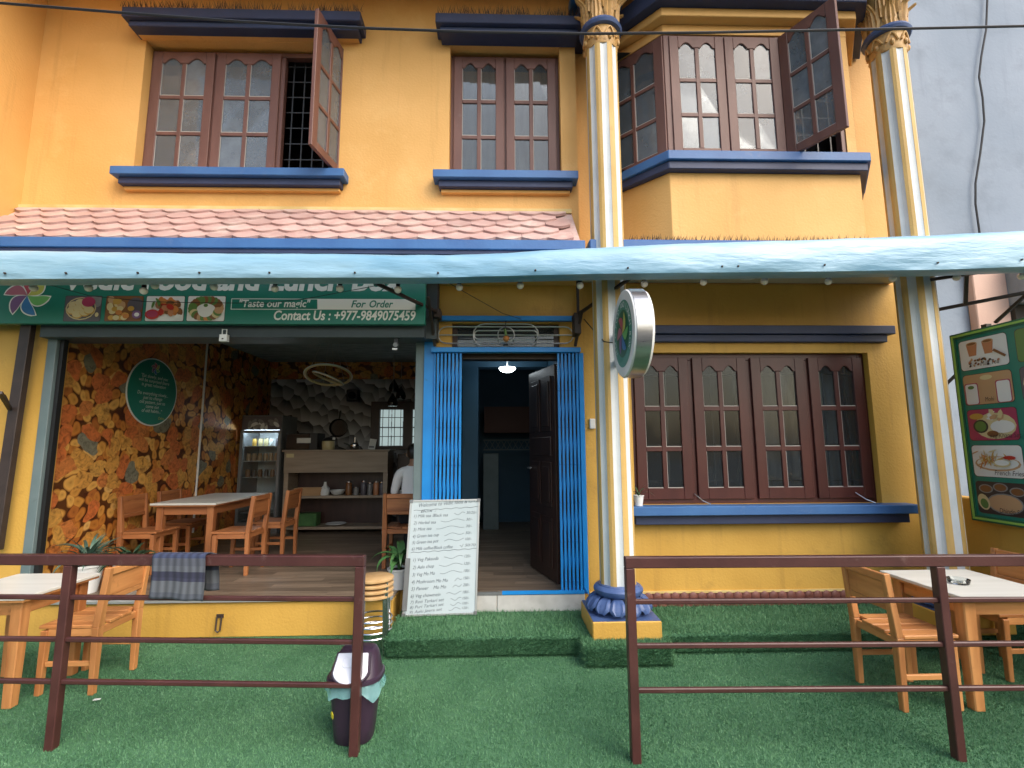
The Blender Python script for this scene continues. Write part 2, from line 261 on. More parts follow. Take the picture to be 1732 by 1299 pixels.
# ------------------------------------------------------------------ mesh builder
class MB:
    def __init__(s, T=None): s.v = []; s.f = []; s.mi = []; s.T = T; s.uv = None
    def add(s, vs, fs, m=0):
        o = len(s.v)
        for p in vs:
            p = Vector(p); s.v.append(s.T @ p if s.T else p)
        for f in fs: s.f.append(tuple(o+i for i in f)); s.mi.append(m)
        return s
    def box(s, x0, x1, y0, y1, z0, z1, m=0):
        return s.add([(x0, y0, z0), (x1, y0, z0), (x1, y1, z0), (x0, y1, z0), (x0, y0, z1), (x1, y0, z1), (x1, y1, z1), (x0, y1, z1)],
                     [(3, 2, 1, 0), (4, 5, 6, 7), (0, 1, 5, 4), (1, 2, 6, 5), (2, 3, 7, 6), (3, 0, 4, 7)], m)
    def bar(s, p, q, w, h, m=0, up=(0, 0, 1), w2=None, h2=None):
        p = Vector(p); q = Vector(q); d = (q-p).normalized(); up = Vector(up)
        if abs(d.dot(up)) > .98: up = Vector((0, 1, 0))
        a = d.cross(up).normalized(); b = a.cross(d)
        w2 = w2 or w; h2 = h2 or h
        vs = [p+a*(sx*w/2)+b*(sz*h/2) for sx, sz in ((-1, -1), (1, -1), (1, 1), (-1, 1))] + [q+a*(sx*w2/2)+b*(sz*h2/2) for sx, sz in ((-1, -1), (1, -1), (1, 1), (-1, 1))]
        return s.add(vs, [(0, 1, 2, 3), (7, 6, 5, 4), (0, 4, 5, 1), (1, 5, 6, 2), (2, 6, 7, 3), (3, 7, 4, 0)], m)
    def tube(s, pts, r, n=8, m=0, closed=False, caps=True):
        pts = [Vector(p) for p in pts]; N = len(pts); rs = r if isinstance(r, (list, tuple)) else [r]*N
        vs = []; ref = None
        for i, p in enumerate(pts):
            a = pts[(i-1) % N] if (closed or i > 0) else p; b = pts[(i+1) % N] if (closed or i < N-1) else p
            d = (b-a).normalized()
            if ref is None: ref = Vector((0, 0, 1)) if abs(d.z) < .9 else Vector((1, 0, 0))
            u = d.cross(ref); 
            if u.length < 1e-4: u = d.orthogonal()
            u.normalize(); w = u.cross(d).normalized(); ref = w
            for k in range(n):
                t = 2*math.pi*k/n; vs.append(p+u*(rs[i]*math.cos(t))+w*(rs[i]*math.sin(t)))
        fs = []
        for i in range(N if closed else N-1):
            j = (i+1) % N
            for k in range(n): fs.append((i*n+k, i*n+(k+1) % n, j*n+(k+1) % n, j*n+k))
        if caps and not closed: fs += [tuple(reversed(range(n))), tuple(range((N-1)*n, N*n))]
        return s.add(vs, fs, m)
    def lathe(s, prof, c=(0, 0, 0), n=24, m=0, caps=True, sx=1, sy=1):
        vs = []; c = Vector(c)
        for r, z in prof:
            for k in range(n):
                t = 2*math.pi*k/n; vs.append(c+Vector((r*sx*math.cos(t), r*sy*math.sin(t), z)))
        fs = []
        for i in range(len(prof)-1):
            for k in range(n): fs.append((i*n+k, i*n+(k+1) % n, (i+1)*n+(k+1) % n, (i+1)*n+k))
        if caps: fs += [tuple(reversed(range(n))), tuple(range((len(prof)-1)*n, len(prof)*n))]
        return s.add(vs, fs, m)
    def prism(s, poly, o, u, v, nrm, d0, d1, m=0, mside=None):      # polygon (a,b) in plane o+u*a+v*b, extruded along nrm
        o, u, v, nrm = Vector(o), Vector(u), Vector(v), Vector(nrm); k = len(poly)
        a = [o+u*p[0]+v*p[1]+nrm*d0 for p in poly]; b = [o+u*p[0]+v*p[1]+nrm*d1 for p in poly]
        s.add(a+b, [tuple(reversed(range(k))), tuple(range(k, 2*k))], m)
        return s.add(a+b, [(i, (i+1) % k, k+(i+1) % k, k+i) for i in range(k)], m if mside is None else mside)
    def flat(s, poly, pl, d, m=0):
        return s.add([pl(a, b, d) for a, b in poly], [tuple(range(len(poly)))], m)
    def sphere(s, c, r, m=0, n=12, k=8, sz=1):
        prof = [(max(1e-4, r*math.sin(math.pi*i/k)), -r*sz*math.cos(math.pi*i/k)) for i in range(k+1)]
        return s.lathe(prof, c, n, m)
    def build(s, name, mats, parent=None, bev=0, smooth=False, kind=None, origin=None, autosmooth=True, fixn=True):
        xs = np.array([tuple(p) for p in s.v]); 
        base = Vector(origin) if origin is not None else Vector(((xs[:, 0].min()+xs[:, 0].max())/2, (xs[:, 1].min()+xs[:, 1].max())/2, xs[:, 2].min()))
        me = bpy.data.meshes.new(name); me.from_pydata([tuple(p-base) for p in s.v], [], s.f)
        mats = [mats] if isinstance(mats, str) else list(mats)
        for q in mats: me.materials.append(MATS[q])
        me.polygons.foreach_set('material_index', s.mi)
        if bev or fixn:
            bm = bmesh.new(); bm.from_mesh(me)
            if bev:
                bmesh.ops.remove_doubles(bm, verts=bm.verts, dist=1e-5)
                ed = [e for e in bm.edges if len(e.link_faces) == 2 and e.calc_face_angle(0) > .5]
                bmesh.ops.bevel(bm, geom=ed, offset=bev, segments=1, affect='EDGES', clamp_overlap=True)
            if fixn: bmesh.ops.recalc_face_normals(bm, faces=bm.faces)
            bm.to_mesh(me); bm.free()
        if smooth:
            me.polygons.foreach_set('use_smooth', [True]*len(me.polygons))
            me.set_sharp_from_angle(angle=R_(40))
        ob = bpy.data.objects.new(name, me); col.objects.link(ob)
        put(ob, base, parent)
        if kind: ob['kind'] = kind
        return ob
def worldloc(o):
    p = Vector((0, 0, 0))
    while o is not None: p = p + o.location; o = o.parent
    return p
def put(ob, base, parent):
    if parent is not None: ob.parent = parent; ob.location = base - worldloc(parent)
    else: ob.location = base
def tag(o, label, cat, group=None, kind=None):
    if label: o['label'] = label
    if cat: o['category'] = cat
    if group: o['group'] = group
    if kind: o['kind'] = kind
    return o
def thing(name, label, cat, loc=(0, 0, 0), group=None):
    o = bpy.data.objects.new(name, None); col.objects.link(o); o.location = loc; o.empty_display_size = .1
    return tag(o, label, cat, group)
def emp(name, parent, loc):
    o = bpy.data.objects.new(name, None); col.objects.link(o); o.empty_display_size = .1; put(o, Vector(loc), parent); return o
def copy_tree(o, parent=None):
    c = o.copy(); col.objects.link(c); c.parent = parent
    for ch in list(o.children): copy_tree(ch, c)
    return c
def plane(o, u, v, n):
    o, u, v, n = Vector(o), Vector(u), Vector(v), Vector(n)
    return lambda a, b, d=0: o+u*a+v*b+n*d
def box(name, x0, x1, y0, y1, z0, z1, mat, parent=None, bev=0, **k):
    return MB().box(x0, x1, y0, y1, z0, z1).build(name, mat, parent, bev, **k)
def ell(cx, cy, rx, ry, n=20, rot=0):
    o = []
    for k in range(n):
        t = 2*math.pi*k/n; a, b = rx*math.cos(t), ry*math.sin(t); o.append((cx+a*math.cos(rot)-b*math.sin(rot), cy+a*math.sin(rot)+b*math.cos(rot)))
    return o
def rrect(x0, x1, y0, y1, r=.01, n=4):
    o = []
    for cx, cy, t0 in ((x1-r, y1-r, 0), (x0+r, y1-r, 90), (x0+r, y0+r, 180), (x1-r, y0+r, 270)):
        for k in range(n+1):
            t = R_(t0+90*k/n); o.append((cx+r*math.cos(t), cy+r*math.sin(t)))
    return o
def ribbon(mb, pts, w, pl, d, m=0):
    for i in range(len(pts)-1):
        a, b = Vector((*pts[i], 0)), Vector((*pts[i+1], 0)); t = (b-a)
        if t.length < 1e-6: continue
        t.normalize(); n_ = Vector((-t.y, t.x, 0))*w/2; e = t*w*.3
        q = [a-e+n_, a-e-n_, b+e-n_, b+e+n_]; mb.flat([(p.x, p.y) for p in reversed(q)], pl, d+i*2e-6, m)
def text(name, s, pl, a, b, size, mat, parent, d=.003, width=None, shear=0, bold=0, align='LEFT', kind=None):
    cu = bpy.data.curves.new('t', 'FONT'); cu.body = s; cu.size = size; cu.shear = shear; cu.offset = bold; cu.align_x = align; cu.resolution_u = 3
    to = bpy.data.objects.new('t', cu); col.objects.link(to); bpy.context.view_layer.update()
    me = bpy.data.meshes.new_from_object(to.evaluated_get(bpy.context.evaluated_depsgraph_get())); bpy.data.objects.remove(to); bpy.data.curves.remove(cu)
    xs = [v.co.x for v in me.vertices]
    k = 1.0
    if width and xs: k = width/(max(xs)-min(xs))
    x0 = min(xs) if align == 'LEFT' else 0
    mb = MB(); mb.add([pl(a+(v.co.x-x0)*k, b+v.co.y, d) for v in me.vertices], [tuple(p.vertices) for p in me.polygons]); bpy.data.meshes.remove(me)
    return mb.build(name, mat, parent, fixn=False)

# ================================================================== SETTING
FZ, SZ = .31, .15                      # shop floor and turf step heights
g = box('street_ground', -60, 60, -60, 60, -.06, -.03, 'asphalt'); tag(g, None, None, kind='structure')
g = box('turf_ground', -7, 7.5, .9, 4.62, -.03, 0, 'turf_base'); tag(g, None, None, kind='structure')
mb = MB().box(-.90, 4.62, 4.10, 4.86, 0, SZ).box(.655, 1.325, 3.88, 4.13, 0, SZ-.003)
st = mb.build('turf_step', 'turf_base', bev=.02); tag(st, None, None, kind='structure')

def turf_blades():
    rng = np.random.default_rng(3)
    P0 = []; N0 = []
    def scatter(n, x0, x1, y0, y1, z, rect_skip=None):
        x = rng.uniform(x0, x1, n); y = rng.uniform(y0, y1, n)
        if rect_skip:
            k = np.ones(n, bool)
            for a, b, c, d in rect_skip: k &= ~((x > a) & (x < b) & (y > c) & (y < d))
            x, y = x[k], y[k]
        P0.append(np.c_[x, y, np.full(len(x), z)]); N0.append(np.tile([0, 0, 1.], (len(x), 1)))
    def front(n, x0, x1, y, z0, z1, nx=0, ny=-1):
        if ny: p = np.c_[rng.uniform(x0, x1, n), np.full(n, y), rng.uniform(z0, z1, n)]
        else: p = np.c_[np.full(n, x0), rng.uniform(y, x1, n), rng.uniform(z0, z1, n)]
        P0.append(p); N0.append(np.tile([nx*.8, ny*.8, .6], (n, 1)))
    skip = [(-.90, 4.62, 4.10, 4.86), (.655, 1.325, 3.88, 4.13)]
    scatter(230000, -4.6, 4.6, 2.3, 3.6, 0, skip); scatter(150000, -5.2, 5.2, 3.6, 4.6, 0, skip)
    cut = [(.735, 1.281, 4.0, 4.6), (3.6, 4.16, 4.0, 4.6)]
    scatter(45000, -.90, 4.5, 4.10, 4.84, SZ, cut); scatter(4500, .655, 1.325, 3.88, 4.10, SZ, cut)
    front(9000, -.90, .655, 4.10, .0, SZ); front(15000, 1.325, 4.4, 4.10, 0, SZ); front(4500, .655, 1.325, 3.88, 0, SZ)
    front(1600, -.90, 4.86, 4.10, 0, SZ, -1, 0); front(800, .655, 4.1, 3.88, 0, SZ, -1, 0); front(800, 1.325, 4.1, 3.88, 0, SZ, 1, 0)
    p = np.concatenate(P0); nn = np.concatenate(N0); n = len(p)
    a = rng.uniform(0, 2*np.pi, n); w = rng.uniform(.0018, .0032, n); h = rng.uniform(.007, .014, n)
    st_ = (p[:, 2] > .01) | (nn[:, 1] < -.1) | (np.abs(nn[:, 0]) > .1); h = np.where(st_, rng.uniform(.014, .034, n), h)
    side = np.c_[np.cos(a), np.sin(a), np.zeros(n)]*w[:, None]
    lean = np.c_[rng.normal(0, .4, n), rng.normal(-.1, .4, n), np.zeros(n)]
    tip = p + (nn+lean)*h[:, None]
    v = np.empty((n, 3, 3)); v[:, 0] = p-side; v[:, 1] = p+side; v[:, 2] = tip
    me = bpy.data.meshes.new('artificial_grass'); me.vertices.add(3*n); me.vertices.foreach_set('co', v.ravel())
    me.loops.add(3*n); me.loops.foreach_set('vertex_index', np.arange(3*n, dtype=np.int32)); me.polygons.add(n)
    me.polygons.foreach_set('loop_start', np.arange(0, 3*n, 3, dtype=np.int32)); me.polygons.foreach_set('loop_total', np.full(n, 3, np.int32))
    me.update(); me.validate(); me.materials.append(MATS['turf'])
    o = bpy.data.objects.new('artificial_grass', me); col.objects.link(o)
    tag(o, 'short green artificial grass covering the terrace and its low step', 'grass', kind='stuff')
turf_blades()

# ================================================================== BUILDING
B = thing('restaurant_building', 'two-storey yellow restaurant building with blue trim and striped columns', 'building', (0, 4.8, 0))
WY, RY = 4.60, 4.80                    # shop front / recessed door and right wall planes
def wall_grid(name, x0, x1, z0, z1, yf, th, holes, mat, parent=B, top_split=None):
    xs = sorted({x0, x1, *[q for h in holes for q in h[:2]]}); zs = sorted({z0, z1, *[q for h in holes for q in h[2:]]})
    mb = MB()
    idx = {}
    def V(i, j, k):
        key = (i, j, k)
        if key not in idx: mb.v.append(Vector((xs[i], yf+k*th, zs[j]))); idx[key] = len(mb.v)-1
        return idx[key]
    def solid(i, j):
        if i < 0 or j < 0 or i >= len(xs)-1 or j >= len(zs)-1: return False
        cx, cz = (xs[i]+xs[i+1])/2, (zs[j]+zs[j+1])/2
        return not any(a < cx < b and c < cz < d for a, b, c, d in holes)
    def F(*q): mb.f.append(q); mb.mi.append(0)
    for i in range(len(xs)-1):
        for j in range(len(zs)-1):
            if not solid(i, j): continue
            F(V(i, j, 0), V(i+1, j, 0), V(i+1, j+1, 0), V(i, j+1, 0)); F(V(i+1, j, 1), V(i, j, 1), V(i, j+1, 1), V(i+1, j+1, 1))
            if not solid(i-1, j): F(V(i, j, 1), V(i, j, 0), V(i, j+1, 0), V(i, j+1, 1))
            if not solid(i+1, j): F(V(i+1, j, 0), V(i+1, j, 1), V(i+1, j+1, 1), V(i+1, j+1, 0))
            if not solid(i, j-1): F(V(i, j, 1), V(i+1, j, 1), V(i+1, j, 0), V(i, j, 0))
            if not solid(i, j+1): F(V(i, j+1, 0), V(i+1, j+1, 0), V(i+1, j+1, 1), V(i, j+1, 1))
    return mb.build(name, mat, parent)
# upper front wall (left), with two window openings
UW1 = (-3.62, -1.63, 4.36, 5.83); UW2 = (-.50, .645, 4.36, 5.83)
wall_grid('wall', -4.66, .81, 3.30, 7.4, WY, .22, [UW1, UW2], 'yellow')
# wing wall on the left standing forward of the front
box('wall', -5.6, -4.66, 2.2, 4.62, 3.62, 7.4, 'yellow', B)
box('wall', -5.4, -4.664, 4.62, 4.9, 3.3, 7.4, 'yellow', B)
# lower front: left pier, kick wall, right pier, beam behind the sign
box('wall', -5.6, -4.24, WY, 4.82, 0, 3.30, 'yellow_shaded', B)
box('kick_wall', -4.24, -.955, WY, 4.95, 0, FZ-.012, 'yellow_shaded', B, bev=.008)
box('wall', -4.24, -.60, 4.62, 4.86, 2.70, 3.30, 'shutter_dark', B)
# recessed door wall
wall_grid('wall', -.64, .86, .0, 3.30, RY, .18, [(-.615, .80, FZ, 2.60), (-.47, .62, 2.645, 2.90)], 'yellow_shaded')
box('gap_dark_panel', -.614, -.501, 4.90, 4.97, FZ, 2.60, 'door_wood', B); box('gap_dark_panel', .721, .799, 4.90, 4.97, FZ, 2.60, 'door_wood', B)  # dark panels added behind the gate slats so the gaps look dark
box('threshold_stone', -.72, -.02, 4.70, 4.98, .12, FZ-.006, 'marble', B, bev=.006); box('threshold_stone', -.016, .80, 4.70, 4.98, .12, FZ-.004, 'marble', B, bev=.006)
box('threshold_board', -.612, .798, 4.78, 4.992, FZ+.0005, FZ+.006, 'plank', B)
# right ground floor wall
RW = (1.33, 3.79, 1.09, 2.60)
wall_grid('wall', .86, 4.30, .0, 3.32, RY, .20, [RW], 'yellow_shaded')
# right return wall of the house and upper right back wall
box('wall', 4.10, 4.30, 4.86, 9.2, 0, 7.4, 'yellow_shaded', B)
box('wall', .80, 4.30, 4.82, 5.0, 3.321, 7.4, 'yellow', B)
# slab over the right porch with soffit
box('porch_slab', .83, 4.12, 4.28, 4.815, 3.34, 3.53, 'soffit', B)
box('slab_edge', .83, 4.14, 4.19, 4.279, 3.33, 3.535, 'blue', B, bev=.01)
# ceiling light dome under the porch
MB().lathe([(.11, 0), (.11, -.02), (.085, -.05), (.04, -.065), (.005, -.07)], (2.45, 4.5, 3.338), 20).build('ceiling_light', 'pot_white', B, smooth=True)
# upper floors' unseen mass: roof slab and back wall keep daylight out
box('roof_slab', -5.6, 4.3, 4.5, 9.5, 7.4, 7.6, 'concrete', B)
box('wall', -5.4, 4.30, 9.30, 9.5, 0, 7.4, 'concrete', B)
box('wall', -5.4, -5.2, 4.9, 9.3, 0, 7.4, 'concrete', B)
box('floor_slab', -5.2, 4.1, 4.83, 9.3, 3.32, 3.48, 'concrete', B)

# ---------- windows
def arch_poly(w, h, n=10):        # cathedral head of one pane, as the lower edge of a rail of height h
    o = []
    for i in range(n+1):
        t = i/n; x = t*w; u = abs(t-.5)*2
        z = .055*(1-min(1, u/.72)**2) if u < .72 else -.0
        z += -.006*math.sin(max(0, (u-.72)/.28)*math.pi)
        o.append((x, z))
    return o
def sash(win, T, w, h, wood, glass, st=.088, th=.036, cols=2, rows=3, bot=.085, top=.125, muntin=.040):
    """one casement in local frame: x 0..w, z 0..h, y 0 front .. th back"""
    mb = MB(T)
    mb.box(0, st, 0, th, 0, h).box(w-st, w, 0, th, 0, h).box(st, w-st, .001, th-.001, 0, bot)
    iw = w-2*st; ih = h-bot-top; cw = (iw-muntin*(cols-1))/cols; rh = (ih-muntin*(rows-1))/rows
    for c in range(1, cols): x = st+c*cw+(c-1)*muntin; mb.box(x, x+muntin, .004, th-.004, bot, h-top)
    for r in range(1, rows): z = bot+r*rh+(r-1)*muntin; mb.box(st, w-st, .006, th-.006, z, z+muntin)
    # arched top rail
    poly = [(st, h), (st, h-top)]
    for c in range(cols):
        x0 = st+c*(cw+muntin); poly += [(x0+a, h-top+b) for a, b in arch_poly(cw, top)]
    poly += [(w-st, h-top), (w-st, h)]
    q = []
    for p in poly:
        if not q or (abs(p[0]-q[-1][0])+abs(p[1]-q[-1][1])) > 1e-5: q.append(p)
    mb.prism(q, (0, 0, 0), (1, 0, 0), (0, 0, 1), (0, 1, 0), .002, th-.002)
    mb.build('sash', wood, win, bev=.004)
    for c in range(cols):
        for r in range(rows):
            x0 = st+c*(cw+muntin); z0 = bot+r*(rh+muntin); z1 = z0+rh+(.06 if r == rows-1 else 0)
            pm = MB(T).box(x0-.004, x0+cw+.004, th*.5-.002, th*.5+.002, z0-.004, z1); dv = T.to_3x3() @ Vector((0, 1, 0)); k1, k2, k3 = [random.uniform(-.0028, .0028) for _ in range(3)]
            for vi in (0, 3): pm.v[vi] += dv*k1
            for vi in (1, 2): pm.v[vi] += dv*k2
            for vi in (4, 7): pm.v[vi] += dv*k3
            pm.build('pane', glass, win)
            pb = MB(T); pb.box(x0+.001, x0+cw-.001, .010, th*.5-.003, z0, z0+.007); pb.box(x0, x0+.005, .010, th*.5-.003, z0+.007, z0+rh-.005); pb.build('bead', 'putty', win)
def frameT(o, u, n):              # local x along u, local y along -n (into the wall), z up
    u = Vector(u).normalized(); n = Vector(n).normalized(); m = Matrix((u, -n, Vector((0, 0, 1)))).transposed().to_4x4(); m.translation = Vector(o); return m
def curtain(win, x0, x1, z0, z1, y, mat, amp=.025, k=26):
    mb = MB(); n = 60; vs = []
    for i in range(n+1):
        x = x0+(x1-x0)*i/n; a = amp*math.sin(k*x+1.3*math.sin(3*x)); vs += [(x, y+a, z0), (x, y+a*.6, z1)]
    mb.add(vs, [(2*i, 2*i+2, 2*i+3, 2*i+1) for i in range(n)]); return mb.build('curtain', mat, win, smooth=True)
def win_frame(win, x0, x1, z0, z1, y, wood, posts, t=.05, d=.07):
    mb = MB().box(x0, x0+t, y, y+d, z0, z1).box(x1-t, x1, y, y+d, z0, z1).box(x0+t, x1-t, y+.001, y+d-.001, z1-t, z1).box(x0+t, x1-t, y+.001, y+d-.001, z0, z0+t)
    for p in posts: mb.box(p-t/2, p+t/2, y+.002, y+d-.002, z0+t, z1-t)
    return mb.build('frame', wood, win, bev=.004)
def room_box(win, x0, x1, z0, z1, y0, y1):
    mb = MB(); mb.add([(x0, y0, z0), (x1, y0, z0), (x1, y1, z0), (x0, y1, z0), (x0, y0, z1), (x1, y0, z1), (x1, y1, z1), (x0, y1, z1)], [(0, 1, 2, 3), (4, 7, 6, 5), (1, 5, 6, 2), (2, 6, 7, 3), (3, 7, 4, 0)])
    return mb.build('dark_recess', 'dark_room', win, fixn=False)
def grille(win, x0, x1, z0, z1, y, nx, nz, scroll=True):
    mb = MB()
    for i in range(nx): x = x0+(x1-x0)*(i+.5)/nx; mb.box(x-.006, x+.006, y-.006, y+.006, z0, z1)
    for i in range(nz): z = z0+(z1-z0)*(i+.5)/nz; mb.box(x0, x1, y-.005, y+.005, z-.006, z+.006)
    return mb.build('grille', 'black', win)
def ledge(win, x0, x1, zt, mats, y, prof, names='sill'):
    """stepped plaster ledge: prof = [(projection, side inset, z0, z1, mat)]"""
    for pr, ins, z0, z1, mt in prof:
        box(names, x0+ins, x1-ins, y-pr, y+.01, z0, z1, mt, win, bev=.006)
# upper left three-leaf window, one leaf open
w1 = emp('window', B, (-2.62, WY, 4.36))
win_frame(w1, UW1[0], UW1[1], 4.36, 5.80, 4.70, 'window_wood', [-2.945, -2.265])
T = frameT((-3.585, 4.675, 4.385), (1, 0, 0), (0, -1, 0)); sash(w1, T, .625, 1.385, 'window_wood', 'glass_dusty')
T = frameT((-2.935, 4.675, 4.385), (1, 0, 0), (0, -1, 0)); sash(w1, T, .655, 1.385, 'window_wood', 'glass_dusty')
T = frameT((-1.725, 4.13, 4.385), (.095, .53, 0), (-.53, .095, 0)); sash(w1, T, .56, 1.385, 'window_wood', 'glass_dusty')
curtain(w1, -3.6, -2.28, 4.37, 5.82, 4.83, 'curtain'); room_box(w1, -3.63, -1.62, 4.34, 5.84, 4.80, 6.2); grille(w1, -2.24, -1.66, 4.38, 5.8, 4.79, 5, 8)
ledge(w1, -3.73, -1.50, 0, 0, WY, [(.15, 0, 4.275, 4.358, 'blue'), (.10, .05, 4.205, 4.274, 'navy'), (.05, .07, 4.17, 4.204, 'yellow')])
ledge(w1, -3.72, -1.38, 0, 0, WY, [(.22, 0, 5.895, 6.00, 'navy'), (.17, .04, 5.835, 5.894, 'navy'), (.06, .06, 5.79+.045, 5.8345, 'yellow')], 'lintel')
# centre two-leaf window
w2 = emp('window', B, (.07, WY, 4.36))
win_frame(w2, UW2[0], UW2[1], 4.36, 5.80, 4.70, 'window_wood', [.0725])
for x0 in (-.465, .083): T = frameT((x0, 4.675, 4.385), (1, 0, 0), (0, -1, 0)); sash(w2, T, .527, 1.385, 'window_wood', 'glass')
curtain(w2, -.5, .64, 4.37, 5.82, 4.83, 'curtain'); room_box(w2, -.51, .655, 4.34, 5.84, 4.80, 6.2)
ledge(w2, -.64, .79, 0, 0, WY, [(.15, 0, 4.275, 4.358, 'blue'), (.10, .05, 4.205, 4.274, 'navy'), (.05, .07, 4.17, 4.204, 'yellow')])
ledge(w2, -.63, .86, 0, 0, WY, [(.22, 0, 5.895, 6.00, 'navy'), (.17, .04, 5.835, 5.894, 'navy'), (.06, .06, 5.835, 5.8345, 'yellow')][:2], 'lintel')
# right ground floor four-leaf window
w3 = emp('window', B, (2.56, RY, 1.09))
win_frame(w3, RW[0], RW[1], RW[2], RW[3], 4.865, 'window_maroon', [1.945, 2.56, 3.175], t=.07)
for i in range(4): T = frameT((1.375+i*.605, 4.84, 1.135), (1, 0, 0), (0, -1, 0)); sash(w3, T, .56, 1.42, 'window_maroon', 'glass_dark', st=.10, bot=.11, top=.14, muntin=.045)
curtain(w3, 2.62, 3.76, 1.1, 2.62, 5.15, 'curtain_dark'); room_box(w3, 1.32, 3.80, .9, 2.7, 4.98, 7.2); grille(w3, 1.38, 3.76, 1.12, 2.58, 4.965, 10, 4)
ledge(w3, 1.24, 4.03, 0, 0, RY, [(.16, 0, 1.005, 1.09, 'blue'), (.10, .06, .915, 1.004, 'navy')])
ledge(w3, 1.20, 4.03, 0, 0, RY, [(.10, 0, 2.775, 2.862, 'navy'), (.06, .06, 2.70, 2.774, 'navy')], 'lintel')
for hx in (1.93, 3.55):
    MB().tube([(hx, 4.83, 1.19), (hx+.05, 4.76, 1.13), (hx+.11, 4.72, 1.10)], .005, 6).build('stay_hook', 'steel', w3)

# ---------- bay window
BAY = emp('bay_window', B, (2.55, 4.55, 3.58))
bx0, bx1, bl, br, byf, byb = 1.64, 3.50, 1.15, 3.84, 4.30, 4.80
def bay_ring(off, z0, z1, mat, nm, bev=.004):
    o = off; k = .42*o
    poly = [(bl-o, byb), (bx0-k, byf-o), (bx1+k, byf-o), (br+o, byb)]
    return MB().prism(poly, (0, 0, 0), (1, 0, 0), (0, 1, 0), (0, 0, 1), z0, z1).build(nm, mat, BAY, bev=bev)
bay_ring(0, 3.531, 4.255, 'yellow', 'wall')
bay_ring(.10, 4.335, 4.425, 'blue', 'sill', .006); bay_ring(.07, 4.256, 4.334, 'navy', 'sill', .006)
bay_ring(0, 5.735, 5.84, 'yellow', 'wall'); bay_ring(.10, 5.84+.001, 5.93, 'yellow', 'cornice', .006); bay_ring(.2, 5.931, 6.12, 'navy', 'lintel', .006)
box('wall', 3.405, 3.50, 4.305, 4.42, 4.4255, 5.7345, 'yellow', BAY)
MB().prism([(3.50, 4.305), (br, byb), (br-.10, byb), (3.45, 4.42), (3.50, 4.42)], (0, 0, 0), (1, 0, 0), (0, 1, 0), (0, 0, 1), 4.4255, 5.7345).build('wall', 'yellow', BAY)
z0b, hb = 4.428, 1.305
fb = MB()
for xa, xb in ((1.645, 1.72), (2.235, 2.285), (2.775, 2.825), (3.36, 3.405)): fb.box(xa, xb, 4.315, 4.39, z0b, z0b+hb)
fb.box(1.645, 3.405, 4.316, 4.389, z0b+hb-.05, z0b+hb-.001); fb.build('frame', 'window_wood', BAY, bev=.004)
for x0 in (1.70, 2.255): T = frameT((x0, 4.30, z0b), (1, 0, 0), (0, -1, 0)); sash(BAY, T, .545, hb-.02, 'window_wood', 'glass_dusty')
du = Vector((.245, -.45, 0)).normalized(); T = frameT((2.80, 4.30, z0b), du, (du.y, -du.x, 0)); sash(BAY, T, .53, hb-.02, 'window_wood', 'glass_dusty')
dl = Vector((bx0-bl, byf-byb, 0)); ll = dl.length; dl.normalize()
T = frameT((bl, byb, z0b), dl, (dl.y, -dl.x, 0)); sash(BAY, T, ll-.015, hb-.005, 'window_wood', 'glass_dusty', st=.10)
curtain(BAY, 1.7, 2.8, z0b, z0b+hb, 4.47, 'curtain'); room_box(BAY, 1.2, 3.7, z0b+.002, z0b+hb+.01, 4.55, 4.80)
grille(BAY, 2.83, 3.36, z0b, z0b+hb, 4.375, 4, 7)
# ---------- bristles along the ledges (bird deterrent)
def bristles(x0, x1, y, z, n, parent, h=.06, lean=.5):
    mb = MB()
    for i in range(n):
        x = random.uniform(x0, x1); a = random.uniform(-.5, .5); hh = random.uniform(.5, 1.1)*h; yy = y+random.uniform(-.015, .015)
        t = (x+a*hh, yy-lean*hh*random.uniform(0, 1), z+hh)
        mb.add([(x-.003, yy, z), (x+.003, yy, z), t], [(0, 1, 2)])
    o = mb.build('bristles', 'ledge_bristle', parent, fixn=False); o['kind'] = 'stuff'
mk('ledge_bristle', (.05, .03, .02), rough=.8)
bristles(-3.74, -1.36, 4.39, 6.0, 330, B, .09); bristles(-.62, .84, 4.39, 6.0, 200, B, .09); bristles(1.20, 3.5, 4.22, 3.535, 330, B, .06)
bristles(-1.39, -1.37, 4.45, 5.86, 10, B, .08)
# eaves overhang out of view, brought low and forward to shade the wall; small bracket blocks
box('eaves_slab', -4.66, 4.4, 3.55, 4.83, 6.42, 6.6, 'yellow', B)
for xa, xb in ((.815, .93), (3.60, 3.74)): box('beam', xa, xb, 4.30, 4.819, 5.95, 6.30, 'navy', B, bev=.006)

# ---------- tiled lean-to roof
RO = emp('roof', B, (-2, 4.35, 3.4))
rT, rB_ = Vector((0, 4.60, 3.985)), Vector((0, 4.10, 3.455)); sl_ = (rT-rB_); SL = sl_.length; sd = sl_.normalized(); rn = Vector((0, -sd.z, sd.y))
xl, xr = -4.66, .735
MB().prism([(0, 0), (xr-xl, 0), (xr-xl, SL), (0, SL)], (xl, rB_.y, rB_.z), (1, 0, 0), sd, rn, -.05, -.004).build('roof_deck', 'tile_pink', RO)
box('fascia', -7.0, .765, 4.055, 4.10, 3.372, 3.462, 'blue', RO, bev=.006); box('fascia', -7.0, .75, 4.075, 4.12, 3.335, 3.371, 'navy', RO)
MB().prism([(0, 0), (2.0, 0), (2.0, SL*.62), (0, SL*.62)], (-6.66, rB_.y, rB_.z), (1, 0, 0), sd, rn, -.05, -.004).build('roof_deck', 'tile_pink', RO)
